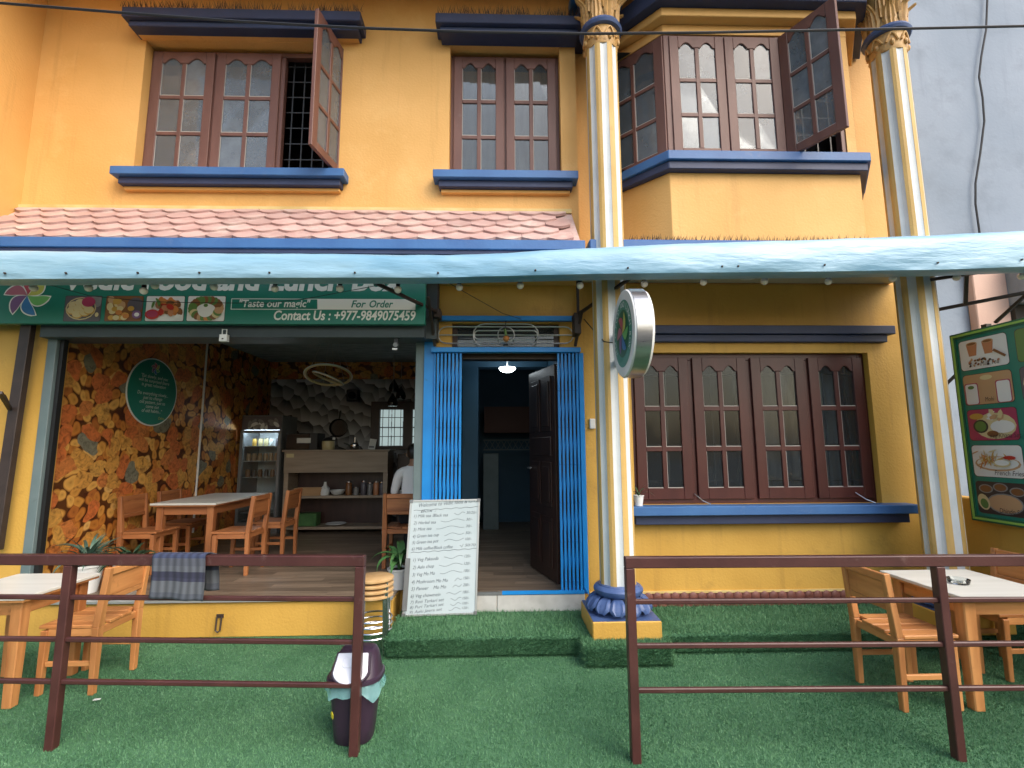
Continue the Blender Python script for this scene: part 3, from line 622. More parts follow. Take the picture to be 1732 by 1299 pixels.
def tile_mesh():
    w, h = .232, .20
    pts = [(-w/2, h)]
    for i in range(13):
        t = i/12; x = -w/2+w*t; u = abs(2*t-1)
        z = -.045*(1-(u/.72)**2) if u < .72 else .022*((u-.72)/.28)
        pts.append((x, z))
    pts.append((w/2, h)); mb = MB(); mb.prism(pts, (0, 0, 0), (1, 0, 0), (0, 1, 0), (0, 0, 1), 0, .024)
    o = mb.build('tile', 'tile_pink', None, origin=(0, 0, 0)); return o
t0 = tile_mesh(); rows = 5; pitch = SL/(rows-.25); first = True
tilt = Matrix((Vector((1, 0, 0)), sd, rn)).transposed().to_4x4()
for r in range(rows):
    for i in range(-9, 25):
        x = xl+.116+i*.232+(.116 if r % 2 else 0)
        if x > xr-.09: continue
        if x < xl+.05 and r > 2: continue
        c = t0 if first else t0.copy()
        if not first: col.objects.link(c)
        first = False
        p = rB_+sd*(r*pitch+.03)+rn*(.004+.004*random.random()); p.x = x+random.uniform(-.004, .004)
        m_ = tilt @ Matrix.Rotation(R_(-7), 4, 'X') @ Matrix.Rotation(R_(random.uniform(-1.2, 1.2)), 4, 'Z'); c.parent = RO; m_.translation = p-worldloc(RO); c.matrix_basis = m_
MB().box(xl, xr, 4.575, 4.60, 3.975, 4.02).build('flashing', 'cream_edge', RO)

# ---------- columns
def column(cx, cy, top=6.2):
    Cn = emp('column', B, (cx, cy, SZ))
    zb = .50; zt = 5.485; r = .152; nf = 8; hw = R_(12.5)
    # shaft with eight channels
    vs = []; ring = []
    for k in range(nf):
        a = -math.pi/2 + 2*math.pi*k/nf + R_(-4)
        for t, rr in ((a-hw, r), (a-hw, r-.018), (a+hw, r-.018), (a+hw, r), (a+hw+R_(10), r+.002), (a+2*math.pi/nf-hw-R_(10), r+.002)): ring.append((rr*math.cos(t), rr*math.sin(t)))
    MB().prism(ring, (cx, cy, 0), (1, 0, 0), (0, 1, 0), (0, 0, 1), zb, zt+.15).build('shaft', 'col_yellow', Cn)
    for k in range(nf):
        a = -math.pi/2 + 2*math.pi*k/nf + R_(-4); poly = []
        for i in range(5): t = a-hw+2*hw*i/4; rr = r-.003-.010*math.sin(math.pi*i/4); poly.append((rr*math.cos(t), rr*math.sin(t)))
        for i in range(5): t = a+hw-2*hw*i/4; poly.append(((r-.0175)*math.cos(t), (r-.0175)*math.sin(t)))
        MB().prism(poly, (cx, cy, 0), (1, 0, 0), (0, 1, 0), (0, 0, 1), zb+.001, zt).build('flute', 'white_paint', Cn)
    # base: plinth, petals, scotia, ring
    box('plinth', cx-.275, cx+.275, cy-.27, cy+.27, SZ-.01, .288, 'yellow_shaded', Cn, bev=.008)
    box('plinth_top', cx-.268, cx+.268, cy-.263, cy+.263, .2885, .294, 'base_blue', Cn)
    MB().lathe([(.235, .294), (.235, .305), (.20, .33), (.17, .39), (.155, .43)], (cx, cy, 0), 32).build('bell', 'base_blue_dark', Cn, smooth=True)
    MB().lathe([(.15, .425), (.185, .43), (.205, .455), (.207, .475), (.19, .497), (.172, .502), (.168, .512), (.15, .515)], (cx, cy, 0), 32).build('ring', 'base_blue', Cn, smooth=True)
    for k in range(12):
        a = 2*math.pi*(k+.5)/12; mbp = MB(); nu, nv = 8, 10; vs = []
        for i in range(nu+1):
            u = i/nu; rad = .155+.105*math.sin(u*1.5); z = .425-.115*u**1.25+.012*math.sin(u*math.pi)
            for j in range(nv+1):
                v = j/nv*2-1; wid = (.022+.046*math.sin(min(1, u*1.08)*math.pi*.62))*(1-max(0, u-.82)*3.2)
                bulge = .010*(1-v*v)*(.4+u)+.011*math.exp(-((abs(v)-.68)/.16)**2)*min(1, u*2.5)+.008*math.exp(-((u-.9)/.1)**2)
                rr = rad+bulge*.75; zz = z+bulge*.7; t = wid*v
                vs.append((cx+rr*math.cos(a)-t*math.sin(a), cy+rr*math.sin(a)+t*math.cos(a), zz))
        mbp.add(vs, [(i*(nv+1)+j, i*(nv+1)+j+1, (i+1)*(nv+1)+j+1, (i+1)*(nv+1)+j) for i in range(nu) for j in range(nv)])
        mbp.build('petal', 'base_blue', Cn, smooth=True)
    # collar, blue ring, leafy capital
    MB().lathe([(.152, zt-.02), (.158, zt), (.162, zt+.16), (.160, zt+.17)], (cx, cy, 0), 32).build('collar', 'gold', Cn, smooth=True)
    MB().lathe([(.16, zt+.16), (.195, zt+.17), (.207, zt+.195), (.195, zt+.225), (.165, zt+.235)], (cx, cy, 0), 32).build('ring', 'base_blue', Cn, smooth=True)
    MB().lathe([(.16, zt+.235), (.165, zt+.4), (.19, zt+.55), (.25, zt+.66)], (cx, cy, 0), 32).build('bell', 'gold', Cn, smooth=True)
    box('abacus', cx-.27, cx+.27, cy-.27, cy+.27, zt+.66, zt+.78, 'blue', Cn, bev=.01)
    def leaf(a, z0, h, w, r0, flare, curl, nm, dz=0):
        m_ = MB(); nu, nv = 8, 6; vs = []
        for i in range(nu+1):
            u = i/nu; rad = r0+flare*u**2+curl*max(0, u-.75)*4*.12; z = z0+h*u-curl*max(0, u-.8)*.5*h
            for j in range(nv+1):
                v = j/nv*2-1; lob = 1+.10*math.cos(u*22); wid = w*(.5+.5*math.sin(min(1, u+.18)*math.pi))*lob
                rr = rad+.014*(1-abs(v))+.006*math.cos(v*9); vs.append((cx+rr*math.cos(a)-wid*v*math.sin(a), cy+rr*math.sin(a)+wid*v*math.cos(a), z))
        m_.add(vs, [(i*(nv+1)+j, i*(nv+1)+j+1, (i+1)*(nv+1)+j+1, (i+1)*(nv+1)+j) for i in range(nu) for j in range(nv)]); m_.build(nm, 'gold', Cn, smooth=True)
    for k in range(8): leaf(2*math.pi*(k+.5)/8+R_(-4), zt+.235, .26, .058, .166, .03, .5, 'acanthus_leaf')
    for k in range(8): leaf(2*math.pi*k/8+R_(-4), zt+.33, .32, .05, .168, .035, .5, 'acanthus_leaf')
    # scrolls and drops on the collar
    for k in range(8):
        a = 2*math.pi*k/8-math.pi/2+R_(-4)+math.pi/8; pts = []
        for i in range(15):
            t = i/14; s = (t-.5)*2; ang = a+s*.30; z = zt+.13-.085*abs(s)**1.6+.01; pts.append((cx+.168*math.cos(ang), cy+.168*math.sin(ang), z))
        MB().tube(pts, .010, 6).build('scroll', 'gold', Cn, smooth=True)
        m_ = MB(); q = (cx+.164*math.cos(a), cy+.164*math.sin(a), zt+.045)
        m_.sphere(q, .020, n=8, k=6, sz=1.7); m_.build('drop', 'gold', Cn, smooth=True)
    return Cn
mk('col_yellow', (.52, .33, .10), (.60, .40, .14), scale=2, rough=.6, bump=.2, world=True, dirt=(.42, .25, .07), dscale=6, dlo=.6, dhi=.85)
mk('base_blue', (.045, .085, .22), (.07, .12, .28), scale=9, rough=.42, bump=.15, world=True, dirt=(.12, .16, .26), dscale=10, dlo=.58, dhi=.8)
mk('base_blue_dark', (.03, .055, .15), rough=.5)
column(1.01, 4.27); column(3.885, 4.27)

# ---------- scalloped skirting along the right wall
PS = emp('skirting', B, (2.5, RY, SZ))
box('skirting_back', .86, 4.12, RY-.012, RY+.002, .13, .268, 'scallop', PS); box('skirting_cap', .86, 4.12, RY-.016, RY+.002, .2685, .288, 'cream_edge', PS)
sm = MB(); sm.lathe([(.045, 0), (.043, .008), (.03, .016), (.004, .018)], (0, 0, 0), 12); s0 = sm.build('scallop_tile', 'scallop', None, smooth=True, origin=(0, 0, 0))
fr_ = True
for r in range(2):
    for i in range(38):
        x = .90+i*.0862+(.043 if r else 0)
        if x > 4.08: continue
        c = s0 if fr_ else s0.copy()
        if not fr_: col.objects.link(c)
        fr_ = False
        c.parent = PS; m_ = Matrix.Rotation(R_(90), 4, 'X'); m_.translation = Vector((x, RY-.013, .235-r*.07))-worldloc(PS); c.matrix_basis = m_

# ---------- shop opening: jambs, shutter box, floor planks, inner room
box('jamb', -4.24, -4.155, WY-.012, 4.66, FZ, 2.70, 'shutter_grey', B, bev=.004); box('jamb', -.825, -.738, 4.78, 4.86, FZ-.05, 2.80, 'shutter_grey', B, bev=.004); box('kick_wall', -.954, -.70, 4.93, 4.99, 0, FZ-.013, 'yellow_shaded', B)
box('shutter_track', -4.150, -4.115, 4.62, 4.67, FZ, 2.69, 'black', B)
box('shutter_box', -4.24, -.70, 4.50, 4.619, 2.685, 2.93, 'shutter_dark', B, bev=.004)
box('blue_pier', -.737, -.628, 4.76, 4.86, SZ, 2.95, 'gate_blue', B)
MB().bar((-4.15, 4.60, FZ+.004), (-.955, 4.60, FZ+.004), .05, .02).build('floor_edge_trim', 'alu', B)
FL = emp('floor', B, (-2.4, 6.9, FZ-.03))
box('screed', -4.26, .70, 4.99, 9.3, FZ-.2, FZ-.014, 'dark_room', FL)
rng = random.Random(5); yy = 4.625
while yy < 9.2:
    x = -4.24-rng.uniform(0, .8)
    xend = .66 if yy > 4.99 else (-.83 if yy > 4.92 else -.958)
    while x < xend-.02:
        L = rng.choice((.6, .9, 1.2)); a, b = max(x, -4.24), min(x+L, xend)
        if b-a > .03: box('plank', a+.001, b-.001, yy+.001, yy+.121, FZ-.013, FZ+rng.uniform(0, .0012), 'plank', FL)
        x += L
    yy += .122
box('wall', -4.30, -4.245, 4.66, 9.1, FZ-.05, 3.3, 'wallpaper_logs', B)          # papered side wall
box('wall', -4.245, -.62, 9.10, 9.2, FZ-.05, 3.3, 'wallpaper_leaves', B)          # papered back wall
box('wall', -4.245, -.62, 9.06, 9.099, 2.93, 3.27, 'wallpaper_logs', B)
box('wall', -.70, -.55, 4.99, 9.1, FZ-.05, 3.3, 'dark_room', B)
box('ceiling', -4.30, 4.1, 4.87, 9.25, 3.25, 3.31, 'ceiling_blue', B)
MB().bar((-4.238, 7.04, .5), (-4.238, 7.04, 3.25), .03, .015).build('wall_trim', 'pot_white', B)
MB().bar((-4.225, 4.70, FZ), (-4.225, 4.70, 2.7), .02, .03).build('wall_trim', 'pot_white', B)
# back window of the shop
wb = emp('window', B, (-1.7, 9.05, 1.66))
wb_f = MB()
for xa, xb in ((-2.36, -2.20), (-1.76, -1.60), (-1.14, -.98)): wb_f.box(xa, xb, 9.03, 9.098, 1.62, 2.5)
wb_f.box(-2.2, -1.14, 9.031, 9.097, 1.62, 1.68).box(-2.2, -1.14, 9.031, 9.097, 2.36, 2.5).build('frame', 'door_wood', wb)
for x0 in (-2.2, -1.6):
    for i in range(2):
        for j in range(2): box('pane', x0+.01+i*.215, x0+.205+i*.215, 9.07, 9.08, 1.69+j*.34, 2.01+j*.34, 'bright_out', wb)
    b_ = MB()
    for i in range(4): b_.box(x0+.05+i*.11, x0+.06+i*.11, 9.05, 9.06, 1.68, 2.36)
    for z in (1.85, 2.02, 2.2): b_.box(x0, x0+.44, 9.051, 9.059, z, z+.012)
    b_.build('grille', 'black', wb)
# ---------- hall behind the door
box('wall', .68, .80, 4.99, 9.2, FZ-.05, 3.3, 'hall_blue', B); box('wall', -.549, -.50, 4.99, 9.2, FZ-.05, 3.3, 'hall_blue', B)
box('wall', -.45, .68, 9.0, 9.2, FZ-.05, 3.3, 'hall_blue', B)
box('hall_beam', -.49, .67, 6.6, 6.85, 2.75, 3.25, 'hall_blue', B); box('hall_pier', -.49, -.28, 6.6, 6.85, FZ, 2.749, 'hall_blue', B)
box('hall_shelf', -.25, .66, 8.4, 8.95, 1.9, 2.35, 'terracotta', B); 
cw = MB()
for i in range(9): cw.bar((-.25+i*.1, 8.38, 1.62), (-.25+i*.1+.08, 8.38, 1.76), .008, .008); cw.bar((-.25+i*.1+.08, 8.38, 1.62), (-.25+i*.1, 8.38, 1.76), .008, .008)
cw.box(-.26, .68, 8.37, 8.39, 1.60, 1.615).box(-.26, .68, 8.37, 8.39, 1.765, 1.78).build('hall_railing', 'shutter_grey', B)
box('hall_cabinet', -.26, .0, 8.2, 8.7, FZ, 1.55, 'shutter_grey', B, bev=.01)
lq = P(858, 622, 6.2)
MB().lathe([(.105, 0), (.105, -.012), (.09, -.035), (.055, -.055), (.005, -.062)], (lq.x, lq.y, lq.z), 20).build('hall_lamp', 'lamp_white', B, smooth=True)
MB().tube([tuple(lq), (lq.x, lq.y, 3.25)], .012, 6).build('lamp_rod', 'alu', B)
# ---------- wooden entrance door standing open + frame
dfm = MB().box(-.50, -.42, 4.86, 4.98, FZ, 2.54).box(.62, .72, 4.86, 4.98, FZ, 2.54).box(-.50, .72, 4.861, 4.979, 2.54, 2.60); dfm.build('door_frame', 'door_wood', B, bev=.004)
DR = emp('door', B, (.60, 4.95, FZ))
dd = Vector((-.21, .72, 0)).normalized(); dn = Vector((-dd.y, dd.x, 0)); T = Matrix((dd, dn, Vector((0, 0, 1)))).transposed().to_4x4(); T.translation = (.615, 4.96, FZ+.01)
MB(T).box(0, .78, 0, .04, 0, 2.19).build('leaf', 'door_wood', DR, bev=.004)
for z0, z1 in ((.12, .62), (.72, 1.18), (1.50, 2.08)):
    for x0 in (.10, .42): MB(T).box(x0, x0+.26, .04, .052, z0, z1).box(x0+.04, x0+.22, .052, .06, z0+.05, z1-.05).build('panel', 'door_wood', DR, bev=.006)
MB(T).box(.10, .68, .04, .052, 1.24, 1.44).build('panel', 'door_wood', DR, bev=.006)
MB(T).tube([(.70, .05, 1.1), (.70, .09, 1.1), (.62, .09, 1.1)], .01, 8).build('handle', 'steel', DR)
# ---------- transom with wrought grille
TR = emp('transom', B, (.07, RY, 2.645))
box('pane', -.47, .62, 4.88, 4.886, 2.645, 2.90, 'glass', TR); tf = MB().box(-.47, -.42, 4.86, 4.90, 2.645, 2.90).box(.57, .62, 4.86, 4.90, 2.645, 2.90).box(-.42, .57, 4.861, 4.899, 2.87, 2.90).build('frame', 'door_wood', TR)
box('backing', -.47, .62, 5.0, 5.02, 2.6, 2.95, 'dark_room', TR)
def racetrack(x0, x1, zc, r, y):
    pts = []
    for k in range(9): t = R_(90+180*k/8); pts.append((x0+r*math.cos(t), y, zc+r*math.sin(t)))
    for k in range(9): t = R_(-90+180*k/8); pts.append((x1+r*math.cos(t), y, zc+r*math.sin(t)))
    return pts
for x0, x1, r in ((-.52, .67, .085), (-.20, .35, .045), (-.14, .29, .115)): MB().tube(racetrack(x0, x1, 2.775, r, RY-.02), .0065, 6, closed=True).build('grille_bar', 'alu', TR, smooth=True)
MB().tube([(-.66, RY-.02, 2.775), (.80, RY-.02, 2.775)], .006, 6).build('grille_bar', 'alu', TR)
MB().tube([(.075+.082*math.cos(R_(k*15)), RY-.03, 2.775+.082*math.sin(R_(k*15))) for k in range(24)], .006, 6, closed=True).build('grille_ring', 'alu', TR, smooth=True)

# wall switch box, small fixings
sw = box('switch_box', .90, .955, RY-.03, RY-.001, 1.83, 1.93, 'pot_white', None, bev=.006); tag(sw, 'small white switch box on the yellow wall between gate and column', 'switch')
lt = MB().box(-2.50, -2.44, WY-.012, WY-.001, .17, .20).tube([(-2.49, WY-.02, .18), (-2.49, WY-.03, .07), (-2.47, WY-.03, .055), (-2.45, WY-.03, .07), (-2.45, WY-.02, .18)], .007, 6).build('hasp', 'steel_brown'); tag(lt, 'rusty iron hasp hanging on the low yellow kick wall', 'hasp')
pk = MB().box(-2.57, -2.50, 4.44, 4.485, 2.635, 2.70).tube([(-2.555, 4.46, 2.70), (-2.555, 4.46, 2.75), (-2.515, 4.46, 2.75), (-2.515, 4.46, 2.70)], .006, 6).box(-2.545, -2.525, 4.435, 4.44, 2.65, 2.665, 1).build('padlock', ('pot_white', 'black'), None, bev=.004); tag(pk, 'white padlock hanging from the shutter box above the shop', 'padlock')

# ================================================================== FOLDING GATE
def gate(label, x0, x1, n, zt=2.58):
    G = thing('folding_gate', label, 'gate', ((x0+x1)/2, 4.74, FZ), 'blue folding gate leaves')
    xs = [x0+(x1-x0)*(i+.5)/n for i in range(n)]; w = (x1-x0)/n*.58
    for x in xs: MB().box(x-w/2, x+w/2, 4.725, 4.745, FZ+.005, zt).build('slat', 'gate_blue', G, bev=.003)
    for j in range(6):
        z0 = FZ+.10+j*.36; z1 = z0+.36
        for i in range(n-1):
            a = MB(); a.bar((xs[i], 4.753, z0), (xs[i+1], 4.753, z1-.03), .010, .006, up=(0, 1, 0)); a.build('lattice_strip', 'gate_blue', G)
        rv = MB()
        for x in xs: rv.lathe([(.007, 0), (.007, -.006), (.004, -.009)], (0, 0, 0), 6) if False else rv.sphere((x, 4.722, z0), .008, n=6, k=4)
        rv.build('rivets', 'gate_blue', G, kind='stuff')
    return G
gate('bunched blue folding gate leaf behind the white menu board', -.615, -.355, 7)
gate('bunched blue folding gate leaf next to the open wooden door', .575, .795, 6)
GF = thing('gate_frame', 'bright blue steel frame around the entrance gate', 'gate frame', (.07, 4.74, FZ))
box('head_rail', -.665, .815, 4.70, 4.775, 2.585, 2.635, 'gate_blue', GF, bev=.004); box('top_rail', -.60, .765, 4.74, 4.79, 2.915, 2.965, 'gate_blue', GF, bev=.004)
box('post', .797, .845, 4.735, 4.79, FZ-.02, 2.584, 'gate_blue', GF, bev=.004); box('post', -.634, -.620, 4.735, 4.79, FZ-.02, 2.584, 'gate_blue', GF, bev=.003)
box('bottom_rail', .03, .796, 4.70, 4.715, FZ-.015, FZ+.022, 'gate_blue', GF)
box('bottom_rail', -.62, .028, 4.70, 4.715, FZ-.015, FZ+.015, 'grey_metal', GF)
MB().bar((.80, 4.73, FZ+.05), (.84, 4.72, FZ-.02), .02, .008).build('stay', 'gate_blue', GF)

# ================================================================== PRINTED PICTURES
def picture(parent, pl, x0, x1, y0, y1, kind, seed, d=.002, r=.012, name='picture'):
    rg = random.Random(seed); mb = MB(); W_, H_ = x1-x0, y1-y0; mats = []; lay = [d]
    def mi(n_):
        if n_ not in mats: mats.append(n_)
        return mats.index(n_)
    def put_(poly, m_):
        lay[0] += .00035; cl = [(min(max(a, x0+.002), x1-.002), min(max(b, y0+.002), y1-.002)) for a, b in poly]; mb.flat(cl, pl, lay[0], mi(m_))
    def E(cx, cy, rx, ry, m_, rot=0, n_=16): put_(ell(x0+cx*W_, y0+cy*H_, rx*W_, ry*H_, n_, rot), m_)
    bgc = {'puri': 'f_slate', 'snack': 'f_brown', 'chicken': 'f_white', 'thali': 'f_white', 'tea': 'f_white', 'shake': 'f_tan', 'set': 'f_magenta', 'fries': 'f_white', 'dal': 'f_dark', 'green': 'f_green'}[kind]
    mb.flat(rrect(x0-.004, x1+.004, y0-.004, y1+.004, r), pl, d-.0006, mi('f_dark')); mb.flat(rrect(x0, x1, y0, y1, r), pl, d, mi(bgc))
    if kind == 'puri':
        E(.85, .8, .18, .25, 'f_grey'); E(.45, .5, .42, .46, 'f_cream'); E(.45, .5, .39, .42, 'f_slate')
        for cx, cy in ((.25, .62), (.42, .72), (.22, .42), (.40, .48), (.38, .26), (.58, .34), (.62, .6), (.70, .42)): E(cx, cy, .15, .17, 'f_gold'); E(cx-.01, cy+.02, .135, .145, 'f_cream')
        E(.66, .76, .19, .20, 'f_magenta'); E(.92, .25, .05, .09, 'f_cream')
    elif kind == 'snack':
        E(.5, .3, .6, .3, 'f_brown'); E(.8, .65, .22, .3, 'f_slate')
        for i in range(9): E(rg.uniform(.1, .5), rg.uniform(.55, .92), .12, .13, rg.choice(('f_cream', 'f_gold', 'f_tan')), rg.uniform(0, 3))
        for i in range(14): E(rg.uniform(.15, .7), rg.uniform(.12, .5), .09, .10, rg.choice(('f_gold', 'f_orange', 'f_tan', 'f_cream')))
        E(.88, .25, .13, .16, 'p_purple'); E(.88, .25, .07, .08, 'f_white')
    elif kind == 'chicken':
        for i in range(34): E(rg.gauss(.62, .16), rg.gauss(.55, .2), .11, .11, rg.choice(('f_orange', 'f_terra', 'f_brown', 'f_orange', 'f_red')), rg.uniform(0, 3), 9)
        E(.2, .25, .19, .2, 'f_red'); E(.2, .27, .15, .13, 'f_magenta'); E(.9, .15, .1, .1, 'f_white')
        for i in range(3): E(rg.uniform(.1, .35), rg.uniform(.6, .8), .10, .05, 'f_green', rg.uniform(0, 3))
    elif kind == 'thali':
        for i in range(26):
            t = i/26*2*math.pi; E(.5+.36*math.cos(t), .5+.36*math.sin(t), .12, .13, rg.choice(('f_green', 'f_green', 'f_tan', 'f_orange', 'f_cream', 'f_brown')), t)
        E(.5, .42, .21, .28, 'f_white'); E(.5, .62, .06, .07, 'f_green')
    elif kind == 'tea':
        for cx in (.28, .62):
            put_([(x0+(cx-.12)*W_, y0+.86*H_), (x0+(cx-.08)*W_, y0+.45*H_), (x0+(cx+.08)*W_, y0+.45*H_), (x0+(cx+.12)*W_, y0+.86*H_)], 'f_terra'); E(cx, .86, .12, .06, 'f_tan'); E(cx, .855, .095, .04, 'f_brown')
        for i in range(26): E(rg.uniform(.2, .85), rg.uniform(.08, .34), .03, .035, rg.choice(('f_brown', 'f_dark', 'f_tan', 'f_terra')), rg.uniform(0, 3), 7)
        put_([(x0+.72*W_, y0+.5*H_), (x0+.95*W_, y0+.24*H_), (x0+.98*W_, y0+.3*H_), (x0+.76*W_, y0+.56*H_)], 'f_brown')
    elif kind == 'shake':
        for cx, m_ in ((.16, 'f_white'), (.82, 'f_white')):
            put_(rrect(x0+(cx-.15)*W_, x0+(cx+.15)*W_, y0+.0*H_, y0+.72*H_, .02), 'f_magenta'); put_(rrect(x0+(cx-.13)*W_, x0+(cx+.13)*W_, y0+.02*H_, y0+.69*H_, .02), m_)
        put_([(x0+.37*W_, y0+.86*H_), (x0+.41*W_, y0+.03*H_), (x0+.59*W_, y0+.03*H_), (x0+.63*W_, y0+.86*H_)], 'f_tan'); E(.5, .86, .13, .08, 'f_cream'); E(.16, .58, .07, .06, 'f_green')
    elif kind == 'set':
        E(.55, .45, .42, .42, 'f_cream'); E(.26, .45, .16, .22, 'f_dark'); E(.26, .45, .12, .17, 'f_green'); E(.7, .42, .24, .2, 'f_white')
        for i in range(7): E(rg.uniform(.4, .85), rg.uniform(.7, .92), .10, .08, rg.choice(('f_cream', 'f_tan', 'f_white')), rg.uniform(0, 3), 5)
        E(.2, .78, .15, .1, 'f_gold'); E(.5, .2, .12, .1, 'f_brown')
    elif kind == 'fries':
        E(.5, .42, .46, .24, 'f_tan'); E(.5, .44, .42, .2, 'f_white')
        for i in range(34):
            a = rg.uniform(0, 3.1); cx, cy = rg.gauss(.36, .14), rg.gauss(.55, .12); E(cx, cy, .10, .022, rg.choice(('f_gold', 'f_orange', 'f_tan', 'f_cream')), a, 6)
        E(.62, .44, .17, .12, 'f_cream'); E(.62, .46, .14, .09, 'f_white'); E(.78, .62, .12, .06, 'f_red')
    elif kind == 'dal':
        E(.55, .35, .36, .32, 'f_grey'); E(.55, .35, .33, .28, 'f_tan')
        for cx, cy in ((.2, .78), (.5, .85), (.82, .75)): E(cx, cy, .15, .14, 'f_grey'); E(cx, cy, .12, .11, 'f_brown')
        E(.13, .35, .12, .26, 'f_cream', .3); E(.14, .3, .08, .16, 'f_green', .3)
    else:
        for i in range(12): E(rg.uniform(.1, .9), rg.uniform(.1, .9), .16, .12, rg.choice(('f_green', 'f_cream', 'p_green')), rg.uniform(0, 3))
    return mb.build(name, mats, parent, fixn=False)
def petal(pl, mb, cx, cy, ang, L, w, d, m, grow=0):
    pts = []
    n_ = 16
    for i in range(n_+1):
        t = i/n_; r_ = L*t; b_ = .55*t*t; hw_ = (w*math.sin(math.pi*t**1.35)**.9 if t < 1 else 0)+grow*min(1, t*3)
        pts.append((r_+grow*t, hw_, b_))
    poly = []
    for r_, hw_, b_ in pts: a = ang+b_; poly.append((cx+r_*math.cos(a)-hw_*math.sin(a), cy+r_*math.sin(a)+hw_*math.cos(a)))
    for r_, hw_, b_ in reversed(pts[1:-1]): a = ang+b_; poly.append((cx+r_*math.cos(a)+hw_*math.sin(a), cy+r_*math.sin(a)-hw_*math.cos(a)))
    mb.flat(poly, pl, d, m)
def logo(parent, pl, cx, cy, L, d=.002, outline=True, phase=0):
    cols_ = ['p_red', 'p_pink', 'p_purple', 'p_bluep', 'p_green', 'p_yellow']
    for k, c in enumerate(cols_):
        mb = MB(); a = R_(75+phase+k*60)
        if outline: petal(pl, mb, cx, cy, a, L, L*.24, d+k*.0004, 0, L*.045)
        petal(pl, mb, cx, cy, a, L, L*.24, d+.0002+k*.0004, 1); mb.build('logo_petal', ('sign_white', c), parent, fixn=False)

# ================================================================== SHOP SIGN
SY = 4.40
S = thing('shop_sign', 'long green shop sign with food pictures and phone number', 'sign', (-2.6, SY+.04, 2.78))
zb_ = P(360, 548, SY).z; xr_ = P(719, 545, SY).x
box('panel', -5.0, xr_, SY, SY+.06, zb_, zb_+.62, 'sign_green', S, bev=.004)
spl = plane((0, SY, 0), (1, 0, 0), (0, 0, 1), (0, -1, 0))
def S2(x, y): p = P(x, y, SY); return p.x, p.z
lx, lz = S2(47, 500); logo(S, spl, lx, lz, .205, phase=10)
for i, (xa, xb, k) in enumerate(((112, 173, 'puri'), (181, 243, 'snack'), (249, 313, 'chicken'), (319, 382, 'thali'))):
    a, b = S2(xa, 502)[0], S2(xb, 502)[0]; picture(S, spl, a, b, S2(xa, 543)[1], S2(xa, 501)[1], k, 10+i)
text('sign_text', 'Vedic Food and Lunch Box', spl, S2(108, 490)[0], S2(400, 490)[1], .275, 'sign_white', S, width=S2(682, 490)[0]-S2(108, 490)[0], shear=.12, bold=.010)
x0_, z0_ = S2(391, 523); x1_, z1_ = S2(539, 506); x2_ = S2(703, 506)[0]
mb = MB(); ribbon(mb, [(x0_, z0_), (x1_, z0_), (x1_, z1_), (x0_, z1_), (x0_, z0_)], .006, spl, .002); mb.build('tag_line_box', 'sign_white', S, fixn=False)
mb = MB(); mb.flat([(x1_-.006, z0_-.002), (x2_, z0_-.002), (x2_, z1_+.002), (x1_-.012, z1_+.002)], spl, .0025); mb.build('order_box', 'sign_white', S, fixn=False)
text('sign_text', '"Taste our magic"', spl, S2(405, 518)[0], S2(405, 519)[1], .095, 'sign_white', S, width=S2(525, 518)[0]-S2(405, 518)[0], shear=.15, bold=.002)
for s_, pa, pb in (('For', 594, 619), ('Order', 625, 665)): text('sign_text', s_, spl, S2(pa, 520)[0], S2(pa, 520)[1], .095, 'sign_green', S, d=.004, width=S2(pb, 518)[0]-S2(pa, 518)[0], shear=.25, bold=.002)
text('sign_text', 'Contact Us : +977-9849075459', spl, S2(463, 541)[0], S2(463, 541)[1], .125, 'sign_white', S, width=S2(703, 540)[0]-S2(463, 540)[0], shear=.15, bold=.003)

# ================================================================== AWNING (plastic sheet canopy with arms)
A = thing('plastic_awning', 'pale blue plastic sheet awning stretched across the whole front', 'awning', (0, 3.8, 2.95))
AW = [(-60, 424, 476), (0, 424, 476), (300, 428, 474), (600, 430, 473), (740, 432, 473), (866, 428, 470), (1000, 419, 467), (1200, 411, 465), (1400, 405, 463), (1600, 398, 460), (1732, 391, 455), (1900, 384, 450)]
AWX = [P(x, 450, 3.80).x for x, a, b in AW]; AWT = [P(x, a, 3.84).z for x, a, b in AW]; AWB = [P(x, b, 3.80).z for x, a, b in AW]
def az(x):
    t, b = np.interp(x, AWX, AWT), np.interp(x, AWX, AWB); return float((t+b)/2), float((t-b)/2)
def awning_sheet():
    nu, nv = 300, 20; x0, x1 = -5.2, 5.4; vs = []
    prof = [(3.90, -1.0), (3.84, -1.02), (3.80, -1.0), (3.772, -.93), (3.764, -.75), (3.760, -.5), (3.760, -.2), (3.764, .1), (3.772, .4), (3.784, .65), (3.802, .85), (3.83, .97), (3.87, 1.0), (3.93, .99), (4.0, 1.0), (4.09, 1.04)]
    for i in range(nu+1):
        x = x0+(x1-x0)*i/nu; zc, hh = az(x)
        for j, (yv, k) in enumerate(prof):
            nz = mnoise.noise(Vector((x*1.7, k*.9, 0)))*.014+mnoise.noise(Vector((x*6-2.5*k, k*2.2, 4)))*.007+.006*math.sin(14*x+4*k)*max(0, mnoise.noise(Vector((x*.9, 9, 2))))
            am = .75 if 3 < j < 13 else .08
            vs.append((x, yv-nz*am, zc+hh*k+nz*.25*am))
    nvv = len(prof)
    mb = MB(); mb.add(vs, [(i*nvv+j, (i+1)*nvv+j, (i+1)*nvv+j+1, i*nvv+j+1) for i in range(nu) for j in range(nvv-1)])
    return mb.build('sheet', 'tarp', A, smooth=True)
awning_sheet()
pts = [(x, 3.88, az(x)[0]-az(x)[1]+.03) for x in np.linspace(-5.2, 5.4, 40)]
